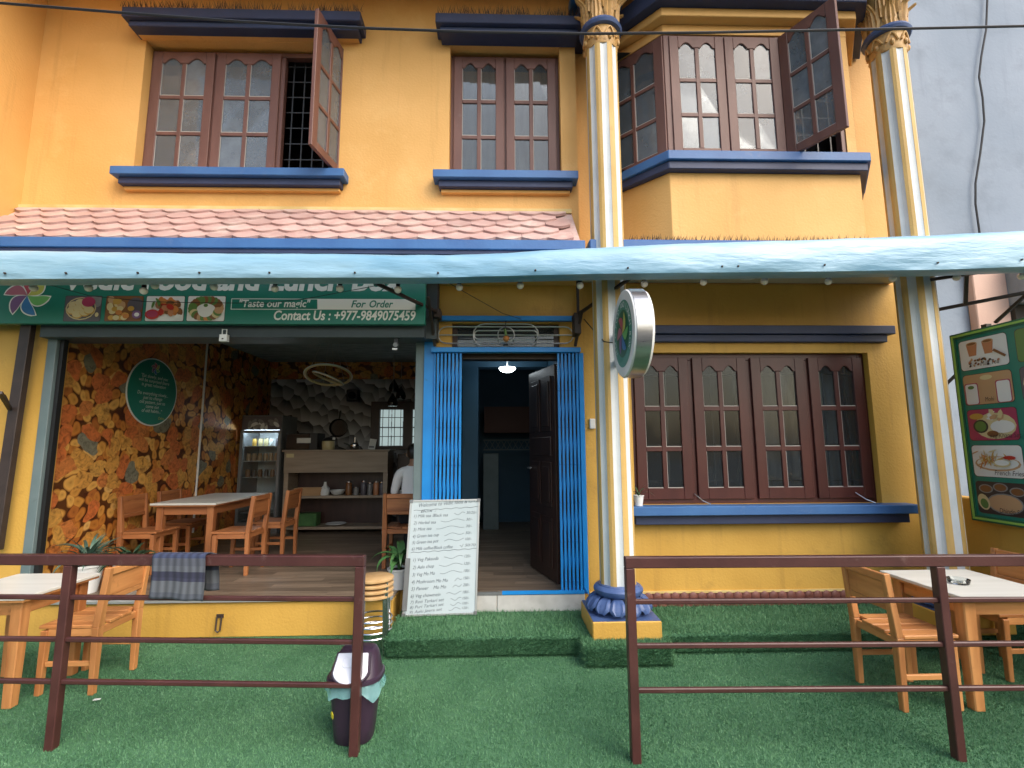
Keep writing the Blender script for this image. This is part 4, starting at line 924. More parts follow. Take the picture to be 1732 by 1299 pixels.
MB().tube(pts, .02, 8).build('front_pipe', 'steel_brown', A, smooth=True)
for i, px in enumerate((18, 120, 240, 343, 460, 603, 742, 905, 1060, 1245, 1218, 1390, 1580, 1722)):
    q = P(px, 462, 3.80); zc, hh = az(q.x); scr = MB(); scr.lathe([(.009, 0), (.009, .004), (.006, .012), (.001, .013)], (0, 0, 0), 8)
    o = scr.build('screw', 'steel_brown', A, origin=(0, 0, 0)); o.rotation_euler = (R_(90), 0, 0); o.location = Vector((q.x, 3.760, zc-hh*.62))-worldloc(A)
for nm, p, q in (('arm', (-.575, 4.60, 2.95), (-1.05, 3.92, 3.03)), ('arm', (.765, 4.60, 2.93), (1.16, 3.92, 3.10)), ('arm', P(5, 668, 4.45), P(17, 692, 4.52))): MB().bar(p, q, .028, .028).build(nm, 'steel_brown', A, bev=.003)
for nm, p, q in (('upright', (-.60, 4.64, 2.92), (-.60, 4.64, 3.3)), ('upright', (.79, 4.66, 2.75), (.79, 4.66, 3.3)), ('strut', (-.625, 4.70, 2.645), (-.655, 4.40, 3.05)), ('strut', (.76, 4.70, 2.645), (.80, 4.50, 2.95))): MB().bar(p, q, .026, .026).build(nm, 'steel_brown', A, bev=.003)
box('bracket', -.625, -.56, 4.56, 4.70, 2.90, 2.985, 'steel_brown', A, bev=.004); box('bracket', .735, .80, 4.56, 4.72, 2.74, 2.95, 'steel_brown', A, bev=.004)
MB().bar(P(50, 540, 4.5), P(-8, 930, 4.5), .095, .06).build('upright', 'steel_brown', A, bev=.004)
MB().bar(P(0, 664, 4.2), P(17, 692, 4.46), .03, .03).build('strut', 'steel_brown', A, bev=.003)
for nm, a_, ya, b_, yb, w_ in (('arm', (1575, 473), 4.0, (1720, 451), 3.95, .028), ('arm', (1580, 525), 4.5, (1760, 490), 3.95, .03), ('strut', (1635, 460), 4.15, (1633, 514), 4.3, .03), ('strut', (1683, 546), 4.3, (1745, 490), 4.0, .026), ('strut', (1575, 674), 4.75, (1640, 612), 4.55, .03)):
    MB().bar(P(*a_, ya), P(*b_, yb), w_, w_).build(nm, 'steel_brown', A, bev=.003)

# ---------- string of bulbs under the awning
L = thing('string_lights', 'string of round glass bulbs hanging under the plastic awning', 'string lights', (0, 3.95, 2.9))
bp_ = [(57, 481), (150, 481), (243, 486), (262, 477), (362, 479), (465, 482), (575, 482), (673, 484), (777, 480), (880, 477), (981, 477), (1090, 474), (1190, 471), (1293, 470), (1401, 470), (1510, 465), (1618, 463), (1728, 461)]
wp = []
for px, py in bp_:
    q = P(px, py+6, 3.97); sk = MB(); sk.lathe([(.016, 0), (.018, .03), (.014, .05), (.006, .056)], (q.x, q.y, q.z+.018), 10).build('socket', 'black', L, smooth=True)
    MB().sphere((q.x, q.y, q.z), .031, n=14, k=10).build('bulb', 'bulb_glass', L, smooth=True); wp.append((q.x, q.y+.004, q.z+.075))
sag = []
for a, b in zip(wp[:-1], wp[1:]):
    for k in range(4): t = k/4; sag.append((a[0]+(b[0]-a[0])*t, a[1]+(b[1]-a[1])*t, a[2]+(b[2]-a[2])*t-.02*math.sin(math.pi*t)))
sag.append(wp[-1]); MB().tube(sag, .004, 5).build('wire', 'cable', L)
dw = [P(x, y, 4.1) for x, y in ((70, 478), (150, 500), (245, 510), (330, 512), (450, 513), (520, 505), (600, 490), (665, 478))]
tag(MB().tube(dw, .003, 5).build('loose_wire', 'cable'), 'thin black wire sagging across the green shop sign', 'wire')
tag(MB().tube([P(758, 478, 4.2), P(800, 502, 4.4), P(850, 530, 4.6), P(882, 540, 4.72)], .003, 5).build('loose_wire', 'cable'), 'thin dark wire slanting down to the grille above the door', 'wire')
bo = thing('door_bulb', 'single orange-tinted bulb hanging at the grille above the entrance', 'bulb', (.08, 4.7, 2.70)); bq = P(856, 573, 4.70)
MB().sphere(bq, .032, n=12, k=8).build('bulb', 'f_orange', bo, smooth=True); MB().tube([bq+Vector((0, 0, .03)), bq+Vector((-.01, .02, .10))], .013, 8).build('socket', 'f_green', bo); MB().tube([bq+Vector((-.01, .02, .10)), bq+Vector((.0, .04, .19))], .004, 5).build('wire', 'cable', bo)

# ---------- cables
pts = [P(x, y, 2.6) for x, y in ((-120, -6), (0, 5), (200, 21), (400, 36), (600, 47), (800, 54), (1000, 57), (1200, 55), (1400, 51), (1600, 47), (1732, 44), (1850, 40))]
tag(MB().tube(pts, .0075, 6).build('overhead_cable', 'cable', smooth=True), 'black overhead cable crossing in front of the upper windows', 'cable')

# ================================================================== ROUND SIGN ON THE COLUMN
RS = thing('round_sign', 'round light-box sign with steel rim projecting from the striped column', 'sign', (1.09, 3.66, 2.18))
rsz, rsy, rr_ = 2.525, 3.66, .345; rpl = plane((.965, rsy, rsz), (0, 1, 0), (0, 0, 1), (-1, 0, 0))
rpl = plane((.965, rsy, rsz), (0, -1, 0), (0, 0, 1), (-1, 0, 0))
def discx(x0, x1, r0, r1, m, nm, mm='steel'):
    mb = MB(); T_ = Matrix.Rotation(R_(90), 4, 'Y'); T_.translation = (0, rsy, rsz); mb.T = T_
    mb.lathe([(r0, x0), (r1, x1)], (0, 0, 0), 48, m); return mb.build(nm, mm, RS, smooth=True)
discx(.98, 1.09, rr_, rr_, 0, 'rim'); discx(1.091, 1.11, rr_*.985, rr_*.96, 0, 'back_face', 'pot_white'); discx(.966, .9795, rr_*.965, rr_*.985, 0, 'face', 'pot_white')
mb = MB(); mb.flat(ell(0, 0, .262, .262, 40), rpl, .001); mb.build('green_disc', 'round_green', RS, fixn=False)
mb = MB(); mb.flat(ell(0, 0, .185, .185, 40), rpl, .002); mb.build('inner_disc', 'board_green', RS, fixn=False)
logo(RS, rpl, 0, .0, .17, d=.003, outline=False, phase=20)
def arc_text(s, R0, a0, a1, size):
    for i, ch in enumerate(s):
        if ch == ' ': continue
        a = R_(a0+(a1-a0)*i/(len(s)-1)); up = Vector((0, -math.cos(a), math.sin(a))); rt = Vector((0, -math.sin(a), -math.cos(a)))
        o = Vector((.965, rsy, rsz))+up*R0; text('letter', ch, plane(o, rt, up, (-1, 0, 0)), -size*.3, -size*.3, size, 'sign_white', RS, d=.003)
arc_text('VEDIC FOOD AND LUNCH BOX', .223, 215, -35, .062)
for z in (2.60, 2.37): MB().box(1.0, 1.03, 3.98, 4.13, z-.025, z+.025).build('bracket', 'alu', RS, bev=.003)
MB().tube([P(988, 540, 4.6), P(1005, 560, 4.45), P(1022, 578, 4.1), P(1040, 580, 3.98)], .005, 6).build('wire', 'cable', RS)

# ================================================================== RAILINGS
def railing(name, label, xa, ya, xb, yb, posts, ends):
    Rl = thing(name, label, 'railing', ((xa+xb)/2, (ya+yb)/2, 0)); d = Vector((xb-xa, yb-ya, 0)).normalized()
    a = Vector((xa, ya, 0)); b = Vector((xb, yb, 0))
    MB().bar(a+Vector((0, 0, 1.018)), b+Vector((0, 0, 1.018)), .05, .058).build('top_rail', 'rail_brown', Rl, bev=.004)
    for z in (.808, .578, .352): MB().bar(a+Vector((0, 0, z)), b+Vector((0, 0, z)), .026, .026).build('rail', 'rail_brown', Rl, bev=.005)
    for t in posts:
        p = a+(b-a)*t; MB().bar(p+Vector((0, 0, -.02)), p+Vector((0, 0, .988)), .05, .05, up=(0, 1, 0)).build('post', 'rail_brown', Rl, bev=.004)
railing('railing', 'brown metal railing with a towel over its top rail', -4.6, 3.15, -.765, 2.90, (.0, .548, .9935), 0)
railing('railing', 'brown metal railing in front of the table with the glass ashtray', .70, 2.79, 4.6, 2.69, (.0065, .447, 1), 0)

# ---------- towel on the rail
def towel():
    nu, nv = 30, 40; x0, x1 = -1.985, -1.675; mb = MB(); vs = []; uvs = []
    def yr(x): return 3.15+(x+4.6)/( -.765+4.6)*(2.90-3.15)
    Lf, Lb = .235, .22
    for j in range(nv+1):
        v = j/nv; s = v*(Lf+Lb+.11)
        for i in range(nu+1):
            u = i/nu; x = x0+(x1-x0)*u
            if s < Lf: z = 1.053-(Lf-s); off = -.034-.005*math.sin(u*11+1)*((Lf-s)/Lf)-.006
            elif s < Lf+.11: t = (s-Lf)/.11; off = -.036+.072*t; z = 1.054+.004*math.sin(t*math.pi)
            else: z = 1.053-(s-Lf-.11); off = .036+.012*math.sin(u*13)*((s-Lf-.11)/Lb)+.03*((s-Lf-.11)/Lb); x += .03
            zz = z-.018*u*(s < Lf)*((Lf-s)/Lf)-.0015*math.sin(u*12)*(s < Lf)*((Lf-s)/Lf)
            vs.append((x+.004*math.sin(v*9), yr(x)+off, zz)); uvs.append((u, abs(v-.45)/.45 if v < .45 else (v-.45)/.55))
    fs = [(j*(nu+1)+i, j*(nu+1)+i+1, (j+1)*(nu+1)+i+1, (j+1)*(nu+1)+i) for j in range(nv) for i in range(nu)]
    mb.add(vs, fs); o = mb.build('towel', 'check_cloth', None, smooth=True, fixn=False)
    uv = o.data.uv_layers.new(name='uv')
    for p in o.data.polygons:
        for li in p.loop_indices: uv.data[li].uv = uvs[o.data.loops[li].vertex_index]
    md = o.modifiers.new('solid', 'SOLIDIFY'); md.thickness = .004
    tag(o, 'blue and grey checked towel hanging over the brown railing', 'towel')
towel()

# ================================================================== FURNITURE
def make_chair(name, label, w_, group):
    t = thing(name, label, 'chair', (0, 0, 0), group); W, D, SH, H = .42, .40, .44, .83
    for s in (-1, 1):
        y = s*(W/2-.022)
        m = MB(); m.bar((D/2-.03, y, SH-.02), (D/2-.022, y, 0), .046, .046, up=(0, 1, 0), w2=.036, h2=.036); m.build('leg', w_+'_z', t, bev=.004)
        m = MB(); m.bar((-D/2+.025, y, SH+.0), (-D/2+.022, y, 0), .046, .055, up=(0, 1, 0), w2=.036, h2=.04).bar((-D/2+.025, y, SH), (-D/2-.015, y, H), .046, .055, up=(0, 1, 0), w2=.042, h2=.034); m.build('leg', w_+'_z', t, bev=.004)
        m = MB(); m.bar((-D/2+.05, y, .20), (D/2-.05, y, .20), .022, .032); m.build('stretcher', w_+'_x', t, bev=.003)
        m = MB(); m.bar((-D/2+.05, y, SH-.035), (D/2-.05, y, SH-.035), .022, .05); m.build('apron', w_+'_x', t, bev=.003)
    for i in range(4):
        y0 = -W/2+.002+i*(W-.004)/4; y1 = y0+(W-.004)/4-.004
        if i in (0, 3): MB().box(-D/2+.055, D/2+.012, y0, y1, SH-.008, SH+.014).build('seat_plank', w_+'_x', t, bev=.004)
        else: MB().box(-D/2+.01, D/2+.012, y0, y1, SH-.008, SH+.014).build('seat_plank', w_+'_x', t, bev=.004)
    for x in (-D/2+.03, D/2-.026): MB().bar((x, -W/2+.04, SH-.035), (x, W/2-.04, SH-.035), .022, .05).build('apron', w_+'_y', t, bev=.003)
    def bk(z0, z1, th=.02):
        xa = -D/2+.025-.04*((z0+z1)/2-SH)/(H-SH); return MB().box(xa-th/2, xa+th/2, -W/2+.04, W/2-.04, z0, z1)
    bk(H-.055, H-.005, .03).build('back_rail', w_+'_y', t, bev=.004); bk(H-.195, H-.058, .014).build('back_panel', w_+'_y', t, bev=.003); bk(H-.235, H-.196, .028).build('back_rail', w_+'_y', t, bev=.004)
    return t
def make_table(name, label, w_, W, D, H, group=None, leg=.075):
    t = thing(name, label, 'table', (0, 0, 0), group)
    MB().box(-W/2, W/2, -D/2, D/2, H-.022, H).build('tabletop', ('laminate'), t, bev=.003)
    MB().box(-W/2+.006, W/2-.006, -D/2+.006, D/2-.006, H-.036, H-.0225).build('top_edge', w_+'_x', t)
    i = .045
    for sx in (-1, 1):
        for sy in (-1, 1):
            x, y = sx*(W/2-i-leg/2), sy*(D/2-i-leg/2); MB().bar((x, y, H-.037), (x, y, 0), leg, leg, up=(0, 1, 0), w2=leg*.8, h2=leg*.8).build('leg', w_+'_z', t, bev=.006)
    for sy in (-1, 1): y = sy*(D/2-i-leg*.4); MB().bar((-W/2+i+leg, y, H-.085), (W/2-i-leg, y, H-.085), .022, .095).build('apron', w_+'_x', t, bev=.003)
    for sx in (-1, 1): x = sx*(W/2-i-leg*.4); MB().bar((x, -D/2+i+leg, H-.085), (x, D/2-i-leg, H-.085), .022, .095).build('apron', w_+'_y', t, bev=.003)
    return t
def place(o, x, y, z, rz): o.location = (x, y, z); o.rotation_euler = (0, 0, R_(rz)); return o
GC = 'slatted wooden chairs'
c = make_chair('wooden_chair', 'wooden chair on the turf beside the towel, facing the table', 'wood', GC); place(c, -2.95, 3.81, 0, 180)
c2 = copy_tree(c); c2['label'] = 'wooden chair on the turf pushed up to the ashtray table'; place(c2, 2.72, 3.40, 0, 0)
c3 = copy_tree(c); c3['label'] = 'wooden chair mostly cut off, beyond the ashtray table'; place(c3, 3.78, 3.75, 0, 180)
t1_ = make_table('wooden_table', 'wooden table with pale top on the turf beside the chair with the towel', 'wood', .62, .62, .705, 'tables on the turf'); place(t1_, -3.40, 3.70, 0, 0)
t2_ = copy_tree(t1_); t2_['label'] = 'wooden table with pale top carrying the glass ashtray'; place(t2_, 3.26, 3.46, 0, 0); t2_.scale = (1.1, 1.08, 1)
at = MB().lathe([(.052, 0), (.06, .006), (.066, .032), (.058, .034), (.05, .012), (.004, .010)], P(1622, 990, 3.42), 20).build('ashtray', 'ashtray_glass' if 'ashtray_glass' in MATS else 'glass_clear', None, smooth=True)
at.location.z = .706; tag(at, 'small round glass ashtray on the pale tabletop', 'ashtray')
# indoor furniture (darker, redder)
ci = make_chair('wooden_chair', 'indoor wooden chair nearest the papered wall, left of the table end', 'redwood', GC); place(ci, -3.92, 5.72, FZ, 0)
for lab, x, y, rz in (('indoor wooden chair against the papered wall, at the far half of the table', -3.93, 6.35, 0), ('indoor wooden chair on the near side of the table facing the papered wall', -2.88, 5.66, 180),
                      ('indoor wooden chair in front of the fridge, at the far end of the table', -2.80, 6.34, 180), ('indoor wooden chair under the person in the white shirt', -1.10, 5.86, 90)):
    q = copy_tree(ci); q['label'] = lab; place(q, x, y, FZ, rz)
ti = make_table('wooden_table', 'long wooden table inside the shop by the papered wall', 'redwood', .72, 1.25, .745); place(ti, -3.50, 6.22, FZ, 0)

# ---------- stack of stools
SG = 'round stools in one stack'
def stool(i, lab):
    z = i*.043; t = thing('stacking_stool', lab, 'stool', (-1.045, 4.28, 0), SG); H = .455
    o = Vector((-1.045, 4.28, z))
    MB().lathe([(.150, 0), (.160, .006), (.160, .020), (.152, .026), (.01, .027)], o+Vector((0, 0, H-.026)), 28).build('seat', 'stool_wood', t, smooth=True)
    for k in range(4):
        a = R_(45+90*k+4*i); p = o+Vector((.148*math.cos(a), .148*math.sin(a), H-.03)); q = o+Vector((.163*math.cos(a), .163*math.sin(a), .0 if i == 0 else .002))
        MB().tube([o+Vector((.09*math.cos(a), .09*math.sin(a), H-.032)), p, q], .0085, 8).build('leg', 'chrome', t, smooth=True)
    MB().tube([o+Vector((.150*math.cos(R_(10*k)), .150*math.sin(R_(10*k)), .13)) for k in range(36)], .007, 6, closed=True).build('foot_ring', 'chrome', t, smooth=True)
for i, lab in enumerate(('lowest round wooden stool of the chrome-legged stack', 'second round stool up from the ground in the stack', 'third round stool up in the stack, just below the top one', 'topmost round wooden stool of the stack by the menu board')): stool(i, lab)

# ---------- waste bin
bx_, by_ = -.835, 3.06
BN = thing('waste_bin', 'dark purple swing-top waste bin with white flap behind the railing', 'bin', (bx_, by_, 0))
def sq(mb, prof, n_=32, e=.72):
    vs = []
    for rx, ry, z, dy in prof:
        for k in range(n_):
            t = 2*math.pi*k/n_; cx, sy = math.cos(t), math.sin(t); vs.append((bx_+rx*math.copysign(abs(cx)**e, cx), by_+dy+ry*math.copysign(abs(sy)**e, sy), z))
    fs = [(i*n_+k, i*n_+(k+1) % n_, (i+1)*n_+(k+1) % n_, (i+1)*n_+k) for i in range(len(prof)-1) for k in range(n_)]
    fs += [tuple(reversed(range(n_))), tuple(range((len(prof)-1)*n_, len(prof)*n_))]; return mb.add(vs, fs)
sq(MB(), [(.095, .085, .0, 0), (.108, .095, .012, 0), (.118, .105, .10, 0), (.140, .125, .345, 0)]).build('body', 'bin_purple', BN, smooth=True)
sq(MB(), [(.146, .132, .345, 0), (.158, .142, .352, 0), (.158, .142, .372, 0), (.146, .132, .378, 0), (.142, .128, .39, 0), (.132, .112, .43, .012), (.118, .09, .475, .03), (.10, .065, .50, .045), (.09, .05, .505, .05)]).build('lid', 'bin_purple', BN, smooth=True)
fl_n = Vector((0, -.84, .54)).normalized(); fo = Vector((bx_, by_-.098, .428)); fu = Vector((1, 0, 0)); fv = fu.cross(fl_n)*-1; fv = Vector((0, .54, .84))
fp = [(-.085, .085), (.085, .085)] + [(.098*math.cos(R_(-10-160*k/12)), -.005+.075*math.sin(R_(-10-160*k/12))) for k in range(13)]
MB().prism([(a*1.12, b*1.1) for a, b in fp], fo, fu, fv, fl_n, .0, .022).build('flap_rim', 'bin_purple', BN, bev=.003)
MB().prism(fp, fo, fu, fv, fl_n, .0225, .032).build('flap', 'bin_white', BN, bev=.004)
MB().prism(rrect(-.05, .05, .005, .06, .015), fo, fu, fv, fl_n, .0321, .037).build('flap_grip', 'bin_white', BN, bev=.003)
nb = 64; vs = []
for j in range(4):
    for k in range(nb):
        t = 2*math.pi*k/nb; rr2 = .147+.006*j+.010*mnoise.noise(Vector((3*math.cos(t), 3*math.sin(t), j)))+.004*math.sin(11*t); z = .354-.020*j-(.02*j*mnoise.noise(Vector((2*math.cos(t)+5, 2*math.sin(t), 1))))
        cx, sy = math.cos(t), math.sin(t); vs.append((bx_+rr2*math.copysign(abs(cx)**.75, cx), by_+rr2*.9*math.copysign(abs(sy)**.75, sy), z))
MB().add(vs, [(j*nb+k, j*nb+(k+1) % nb, (j+1)*nb+(k+1) % nb, (j+1)*nb+k) for j in range(3) for k in range(nb)]).build('liner_bag', 'bag', BN, smooth=True)
mb = MB(); st_n = Vector((-.72, -.66, -.16)).normalized(); so_ = Vector((bx_-.107, by_-.072, .165)); mb.prism(ell(0, 0, .016, .022, 16), so_, Vector((.66, -.72, 0)).normalized(), Vector((-.1, -.1, 1)).normalized(), st_n, 0, .003); mb.build('sticker', 'sticker_yellow', BN)

BN.scale = (1, 1, .95)
# ---------- handwritten menu board
WBo = thing('menu_whiteboard', 'white handwritten menu board leaning against the blue gate', 'menu board', (-.54, 4.63, SZ))
wo_ = Vector((-.872, 4.50, SZ+.012)); wu = Vector((1, .02, 0)).normalized(); wv_ = Vector((.03, .16, 1)).normalized(); wn = wu.cross(wv_).normalized()
if wn.y > 0: wn = -wn
bl_ = P(680, 1043, 4.60); br_ = P(806, 1039, 4.62); tl_ = P(694, 846, 4.70); tr_ = P(808, 846, 4.70)
wo_ = bl_; wu = (br_-bl_); BWd = wu.length; wu.normalize(); wv_ = (tl_-bl_); BHt = wv_.length; wv_.normalize(); wn = wu.cross(wv_).normalized(); wn = -wn if wn.y > 0 else wn
wpl = plane(wo_, wu, wv_, wn)
MB().prism([(0, 0), (BWd, 0), (BWd*.985, BHt), (0, BHt)], wo_, wu, wv_, wn, -.012, 0).build('board', 'whiteboard', WBo)
for a0, b0, a1, b1 in ((0, .008, BWd, .008), (0, BHt-.008, BWd*.985, BHt-.008), (.008, .018, .008, BHt-.018), (BWd-.008, .018, BWd*.985-.008, BHt-.018)):
    MB().bar(wpl(a0, b0, -.004), wpl(a1, b1, -.004), .018, .022, up=wn).build('frame', 'alu', WBo, bev=.002)
for a0, b0 in ((.012, .012), (BWd-.012, .012), (.012, BHt-.012), (BWd*.985-.012, BHt-.012)): MB().prism(rrect(a0-.016, a0+.016, b0-.016, b0+.016, .006), wo_, wu, wv_, wn, -.014, .010).build('corner_cap', 'grey_metal', WBo)
MB().bar(wpl(.018, .05, .014), wpl(.018, BHt*.49, .014), .045, .014, up=wn).build('pen_tray', 'grey_metal', WBo, bev=.003)
lines = [(.955, .11, 'Welcome to vedic food & lunch', .92, .050), (.905, .14, 'Box :', .24, .036), (.862, .05, '1) Milk tea /Black tea', .52, .040), (.802, .05, '2) Herbal tea', .34, .040), (.742, .05, '3) Mint tea', .28, .040),
         (.682, .05, '4) Green tea cup', .40, .040), (.628, .05, '5) Green tea pot', .40, .040), (.574, .05, '6) Milk coffee/Black coffee', .62, .040),
         (.478, .08, '1) Veg Pakauda', .38, .042), (.414, .08, '2) Aalu chop', .32, .042), (.352, .08, '3) Veg Mo Mo', .34, .042), (.290, .08, '4) Mushroom Mo Mo', .54, .042), (.232, .08, '5) Paneer    Mo Mo', .52, .042), (.172, .08, '6) Veg chowmein', .44, .042),
         (.122, .08, '7) Roti Tarkari set', .50, .038), (.080, .08, '8) Puri Tarkari set', .50, .036), (.042, .08, '9) Aalu Jeera set', .48, .034)]
price = {2: '30/25/-', 3: '30/-', 4: '30/-', 5: '50/-', 6: '100/-', 7: '50/70', 8: '120/-', 9: '120/-', 10: '100/-', 11: '150/-', 12: '200/-', 13: '100/-', 14: '150/-', 15: '100/-', 16: '120/-'}
rgw = random.Random(2)
for i, (v_, u_, s_, wd_, sz_) in enumerate(lines):
    th_ = R_(rgw.uniform(1.0, 4.0)); o_ = wpl(u_*BWd+.012, (v_-.02)*BHt, 0); pu = wu*math.cos(th_)+wv_*math.sin(th_); pv = wv_*math.cos(th_)-wu*math.sin(th_)
    text('handwriting', s_, plane(o_, pu, pv, wn), 0, 0, sz_, 'ink', WBo, d=.0015, width=wd_*(BWd-.06), shear=.28, bold=-.0001)
    if i in price:
        text('handwriting', price[i], wpl, BWd*.80, (v_+.005)*BHt, sz_*.85, 'ink', WBo, d=.0015, shear=.25, width=BWd*(.15 if i in (2, 7) else .09), bold=-.0001)
        a0 = (u_+wd_+.06); mb = MB(); pts = [(BWd*(a0+(.78-a0)*k/10), BHt*(v_+.004+.010*math.sin(k*.75+i)+.0012*k)) for k in range(11)]; ribbon(mb, pts, .0028, wpl, .0016); mb.build('pen_stroke', 'ink', WBo, fixn=False)
for v_ in (.905, .535): mb = MB(); ribbon(mb, [(BWd*(.06+.9*k/24), BHt*(v_+.004*math.sin(k*1.7)+.0010*k)) for k in range(25)], .0035, wpl, .0017); mb.build('pen_stroke', 'ink', WBo, fixn=False)

# ---------- plants
def blade(mb, base, az_, L_, w, up, droop, m=0, n_=7):
    vs = []; p = Vector(base); d = Vector((math.cos(az_), math.sin(az_), 0)); s = Vector((-math.sin(az_), math.cos(az_), 0)); ang = up
    for i in range(n_+1):
        t = i/n_; wid = w*math.sin(math.pi*min(.98, .12+.88*t))**.8*(1-.35*t); f = Vector((0, 0, .22*wid))
        vs += [p-s*wid/2+f, p, p+s*wid/2+f]; ang -= droop/n_*(1+t); p = p+(d*math.cos(ang)+Vector((0, 0, 1))*math.sin(ang))*(L_/n_)
    mb.add(vs, [(i*3+j, i*3+j+1, (i+1)*3+j+1, (i+1)*3+j) for i in range(n_) for j in (0, 1)], m)
def plant(name, label, c, rp, hp, leaves, L_, w, mat, up=1.2, droop=1.4, seed=1, stem=0, group='potted plants'):
    t = thing(name, label, 'potted plant', c, group); c = Vector(c); rg = random.Random(seed)
    MB().lathe([(rp*.72, 0), (rp*.98, hp*.9), (rp*1.06, hp*.92), (rp*1.06, hp), (rp*.94, hp), (rp*.9, hp*.9)], c, 20, caps=False).add([c+Vector((rp*.72*math.cos(k*.3142), rp*.72*math.sin(k*.3142), .001)) for k in range(20)], [tuple(range(20))]).build('pot', 'pot_white', t, smooth=True)
    MB().lathe([(rp*.92, hp*.9), (.01, hp*.93)], c, 16, caps=False).build('soil', 'soil', t)
    for i in range(leaves):
        mb = MB(); a = i*2.4+rg.uniform(-.3, .3); b = c+Vector((rg.uniform(-.25, .25)*rp, rg.uniform(-.25, .25)*rp, hp*.92+stem*rg.uniform(0, 1)))
        blade(mb, b, a, L_*rg.uniform(.65, 1.1), w*rg.uniform(.8, 1.2), up*rg.uniform(.6, 1.15), droop*rg.uniform(.6, 1.3)); mb.build('leaf', mat, t, smooth=True, fixn=False)
    if stem: MB().tube([c+Vector((0, 0, hp*.9)), c+Vector((0, 0, hp+stem))], .012, 6).build('stem', 'leaf', t)
plant('potted_plant', 'broad-leaved green plant in a pale pot behind the menu board', (-.97, 4.93, FZ), .105, .19, 16, .34, .075, 'leaf', 1.25, 1.7, 3, stem=.10)
plant('potted_plant', 'spiky plant in a white pot by the wall, nearest the grey jamb', (-3.93, 4.92, FZ), .135, .26, 34, .42, .04, 'leaf_blue', 1.35, 1.1, 4)
plant('potted_plant', 'bushy dark plant in a white pot right of the spiky one', (-3.60, 5.02, FZ), .125, .24, 44, .36, .045, 'leaf_dark', 1.25, 1.2, 5)
plant('window_plant', 'thin-leaved plant in a small white pot on the blue window sill', (1.345, 4.735, 1.091), .05, .10, 7, .22, .016, 'leaf_dark', 1.35, 1.1, 8, group=None)
plant('window_plant', 'little plant in a low white bowl behind the dark red window', (2.88, 5.02, 1.13), .07, .04, 16, .10, .022, 'leaf_dark', 1.0, 1.0, 9, group=None)

# ================================================================== SHOP INTERIOR OBJECTS
# oval poster
OV = thing('oval_poster', 'dark green oval poster with a motto on the log wallpaper', 'poster', (-4.24, 6.02, 1.93)); opl = plane((-4.243, 6.03, 2.345), (0, 1, 0), (0, 0, 1), (1, 0, 0))
mb = MB(); mb.prism(ell(0, 0, .435, .415, 48), (-4.243, 6.03, 2.345), (0, 1, 0), (0, 0, 1), (1, 0, 0), .0, .008); mb.build('border', 'sign_white', OV)
mb = MB(); mb.flat(ell(0, 0, .42, .40, 48), opl, .0095); mb.build('panel', 'poster_green', OV, fixn=False) if 'poster_green' in MATS else mb.build('panel', 'sign_green', OV, fixn=False)
logo(OV, opl, 0, .29, .075, d=.012, outline=True)
for i, s_ in enumerate(('"Eat slowly, and you', 'will be surprised there', 'is great relaxation', '', 'Do everything slowly...', 'just to change', 'old pattern, just to', 'come out', 'of old habits..."', '')):
    if s_: text('poster_text', s_, opl, 0, .165-i*.052, .058, 'sign_white', OV, d=.012, align='CENTER', shear=.15)
text('poster_text', 'Osho', opl, .12, -.33, .05, 'p_yellow', OV, d=.012)
# fridge
FX0, FX1, FY0, FY1 = -4.18, -3.53, 8.02, 8.62
FR = thing('display_fridge', 'tall grey glass-door display fridge glowing inside', 'fridge', (-3.85, 8.3, FZ)); fz1 = 2.19
mb = MB().box(FX0, FX0+.04, FY0+.02, FY1, FZ, fz1).box(FX1-.04, FX1, FY0+.02, FY1, FZ, fz1).box(FX0+.04, FX1-.04, FY1-.03, FY1, FZ, fz1).box(FX0+.04, FX1-.04, FY0+.02, FY1-.03, FZ, FZ+.2).box(FX0+.04, FX1-.04, FY0+.02, FY1-.03, fz1-.24, fz1); mb.build('cabinet', 'fridge_grey', FR)
box('inner_wall', FX0+.041, FX1-.041, FY1-.05, FY1-.031, FZ+.2, fz1-.24, 'fridge_white', FR)
mb = MB().box(FX0+.01, FX1-.01, FY0+.004, FY0+.019, fz1-.23, fz1-.02); mb.build('header', 'f_slate', FR)
hp_ = plane((FX0, FY0+.003, fz1-.23), (1, 0, 0), (0, 0, 1), (0, -1, 0)); mb = MB()
for i in range(18): mb.flat(ell(random.Random(i).uniform(.08, .58), random.Random(i+50).uniform(.04, .13), .06, .03, 10, i), hp_, .001+i*.0004, i % 2)
mb.build('header_print', ('f_grey', 'f_white'), FR, fixn=False)
dfm = MB().box(FX0, FX0+.045, FY0-.02, FY0+.003, FZ+.12, fz1-.25).box(FX1-.045, FX1, FY0-.02, FY0+.003, FZ+.12, fz1-.25).box(FX0+.045, FX1-.045, FY0-.019, FY0+.002, FZ+.12, FZ+.18).box(FX0+.045, FX1-.045, FY0-.019, FY0+.002, fz1-.29, fz1-.25); dfm.build('door_frame', 'grey_metal', FR, bev=.003)
box('door_glass', FX0+.045, FX1-.045, FY0-.012, FY0-.008, FZ+.18, fz1-.29, 'glass_clear', FR)
box('light_tube', FX0+.06, FX1-.06, FY0+.05, FY0+.08, fz1-.275, fz1-.25, 'fridge_light', FR)
for i, z in enumerate((.62, .90, 1.18, 1.44, 1.68)): box('shelf', FX0+.042, FX1-.042, FY0+.06, FY1-.06, z, z+.012, 'alu', FR)
rg = random.Random(4)
